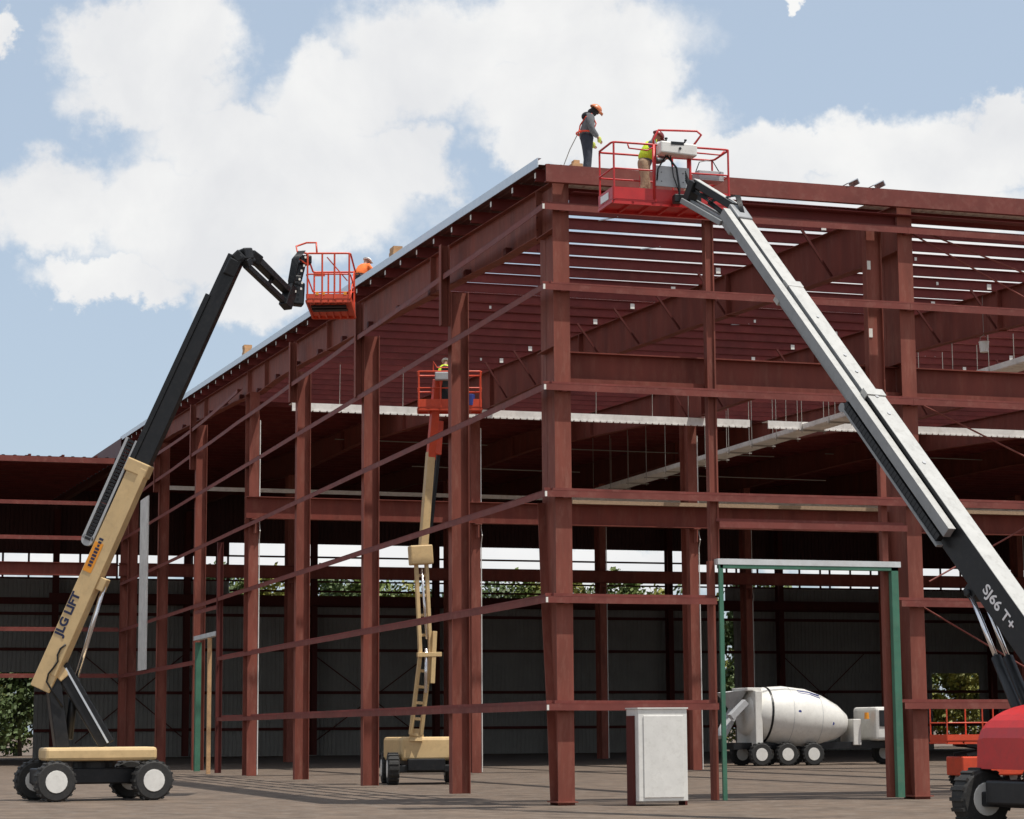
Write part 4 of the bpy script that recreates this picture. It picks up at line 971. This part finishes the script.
b = newbm(); tube(b, [(27.8, 46.62, 3.40), (28.4, 46.60, 3.32), (28.9, 46.66, 3.18)], .03, 6); tube(b, [(27.8, 46.5, 3.31), (28.4, 46.48, 3.22), (28.9, 46.54, 3.06)], .03, 6); tp('drum_mark', b, BLUEP, dr)
b = newbm(); box(b, 25.5, 25.85, 46.2, 48.4, .9, 3.4); box(b, 25.2, 25.9, 46.4, 48.2, 3.4, 3.55); tp('drum_pedestal', b, WHITE, bevel=.03)
b = newbm(); box(b, 30.6, 31.0, 46.6, 48, .9, 2.1); tp('drum_pedestal', b, WHITE, bevel=.03)
b = newbm(); lathe(b, [(0, .2), (.5, .45), (.9, .75)], (24.9, 47.3, 2.5), (-.1, 0, 1), 18, cap=False); beam(b, (24.9, 47.2, 2.6), (23.9, 46.6, 1.3), .5, .25); beam(b, (25.1, 46.4, 2.9), (24.3, 46.3, 2.2), .3, .3); tp('chute', b, GREYP, bevel=.02)
b = newbm(); box(b, 24.6, 33.8, 46.7, 47.9, .75, 1.05); tp('chassis', b, BLACK)
b = newbm(); box(b, 31.5, 33.1, 46.1, 48.5, 1.1, 2.65); box(b, 33.1, 34.4, 46.4, 48.2, 1.0, 1.75); cab = tp('cab', b, WHITE, bevel=.15)
b = newbm(); box(b, 31.7, 32.9, 46.07, 46.1, 1.75, 2.5); tp('cab_window', b, GLASS, cab)
b = newbm(); lathe(b, [(0, .12), (.3, .10)], (31.2, 46.4, 2.1), (0, 0, 1), 14); tp('beacon', b, AMBER, cab)
for x_ in (25.7, 27.0, 28.3, 33.0):
    for y_ in (46.2, 48.4): wheel(MX, (x_, y_, .52), (0, 1, 0), .52, .35)
# ------------------------------------------------------------------ scissor lift with orange rails
SC = thing('scissor_lift', (17.4, 10.5, 0), 'small scissor lift with orange guard rails behind the lowest right girt', 'scissor lift')
b = newbm(); box(b, 16.0, 18.6, 10, 11.0, .3, .85); build('chassis', b, ORANGE, SC, SC, .04)
for x_ in (16.4, 18.2):
    for y_ in (9.95, 11.05): wheel(SC, (x_, y_, .25), (0, 1, 0), .25, .15)
b = newbm()
for y_ in (10.1, 10.9):
    beam(b, (16.2, y_, .9), (18.4, y_, 1.2), .05, .09); beam(b, (16.2, y_, 1.2), (18.4, y_, .9), .05, .09)
build('scissor_arm', b, BLACK, SC, SC)
platform(SC, (15.5, 10, 1.25), (1, 0, 0), (0, 1, 0), 3.3, 1.0, 1.02, ORANGE, .022)

# ------------------------------------------------------------------ trees beyond the back wall
def tree(x, y, H, cr, lm, label, seed):
    rn = random.Random(seed); T = thing('tree', (x, y, 0), label, 'tree', 'trees beyond the back wall')
    b = newbm(); pts = [V((x, y, 0))]; k = 7
    for q in range(1, k): pts.append(V((x + rn.uniform(-.3, .3) * q / 3, y + rn.uniform(-.3, .3) * q / 3, H * .9 * q / (k - 1))))
    tube(b, pts, [.22 * H / 12 * (1 - q / k * .85) for q in range(k)], 7)
    limbs = []
    for q in range(12):
        t = rn.uniform(.15, .9); p = pts[0].lerp(pts[-1], t); a = rn.uniform(0, 6.28); ln = cr * (1.1 - t * .8) * rn.uniform(.6, 1)
        e = p + V((math.cos(a) * ln, math.sin(a) * ln, ln * .5)); tube(b, [p, p.lerp(e, .5) + V((0, 0, .15)), e], [.06, .04, .015], 5); limbs.append((p, e))
    build('trunk', b, BARK, T, T)
    b = newbm()
    cl = []
    for p, e in limbs:
        for f in (.45, .75, 1.0): cl.append((p.lerp(e, f), rn.uniform(.5, 1.1) * cr * .33))
    for q in range(40):
        z = H * rn.uniform(.08, 1.0); rad = cr * (1 - (z / H) ** 3 * .7) * rn.uniform(.1, .9); a = rn.uniform(0, 6.28)
        cl.append((V((x + math.cos(a) * rad, y + math.sin(a) * rad, z)), rn.uniform(.6, 1.1) * cr * .36))
    for c_, r_ in cl:
        for q in range(75):
            d = V((rn.gauss(0, 1), rn.gauss(0, 1), rn.gauss(0, .8))); d = d.normalized() * r_ * rn.uniform(.55, 1.05); p = c_ + d
            s = rn.uniform(.13, .27); ax_ = V((rn.gauss(0, 1), rn.gauss(0, 1), rn.gauss(0, 1))).normalized(); t1 = ax_.orthogonal().normalized() * s; t2 = ax_.cross(t1).normalized() * s * .7
            b.faces.new([b.verts.new(p + t1), b.verts.new(p + t2), b.verts.new(p - t1), b.verts.new(p - t2)])
    me = bpy.data.meshes.new('crown')
    for v_ in b.verts: v_.co -= T.location
    b.to_mesh(me); b.free(); me.materials.append(lm); o = bpy.data.objects.new('crown', me); C.objects.link(o); o.parent = T
rn = random.Random(11); kinds = [(LEAF1, 'mid green'), (LEAF2, 'dark green'), (LEAF3, 'yellowish green')]
ORD = 'first second third fourth fifth sixth seventh eighth ninth tenth eleventh twelfth thirteenth fourteenth fifteenth sixteenth seventeenth eighteenth nineteenth twentieth twenty-first'.split()
spots = [(-7, 124), (-3.5, 122), (0, 126)] + [(14 + i * 2.45, 122 + (i * 37 % 9)) for i in range(19)] + [(70, 121), (74, 124), (78, 122), (83, 125), (60.6, 122), (63, 124)]
for i, (x, y) in enumerate(spots):
    lm, kn = kinds[(i * 2 + i // 3) % 3 if x > 2 else 1]; H = 13.6 + rn.uniform(-.8, .9)
    if x < 2 or x > 65: H = 10 + rn.uniform(-1, 1)
    place = 'seen through the left opening' if x < 2 else ('seen through the right door opening' if x > 65 else 'showing over the back wall')
    tree(x, y, H, 3.3 + rn.uniform(-.3, .5), lm, kn + ' leafy tree ' + place + ', ' + ORD[i if x < 2 else (i - 22 if x > 65 else (i - 3 if x < 57 else i - 7))] + ' from the left', 100 + i)

for i in range(18):
    x = -8 + i * 5.2; y = 134 + (i * 5) % 4
    lm, kn = kinds[(i + 1) % 3]; tree(x, y, 13.2 + rn.uniform(-.8, .8), 3.9, lm, kn + ' broad tree in the rear row beyond the back wall, ' + ORD[i] + ' from the left', 300 + i)
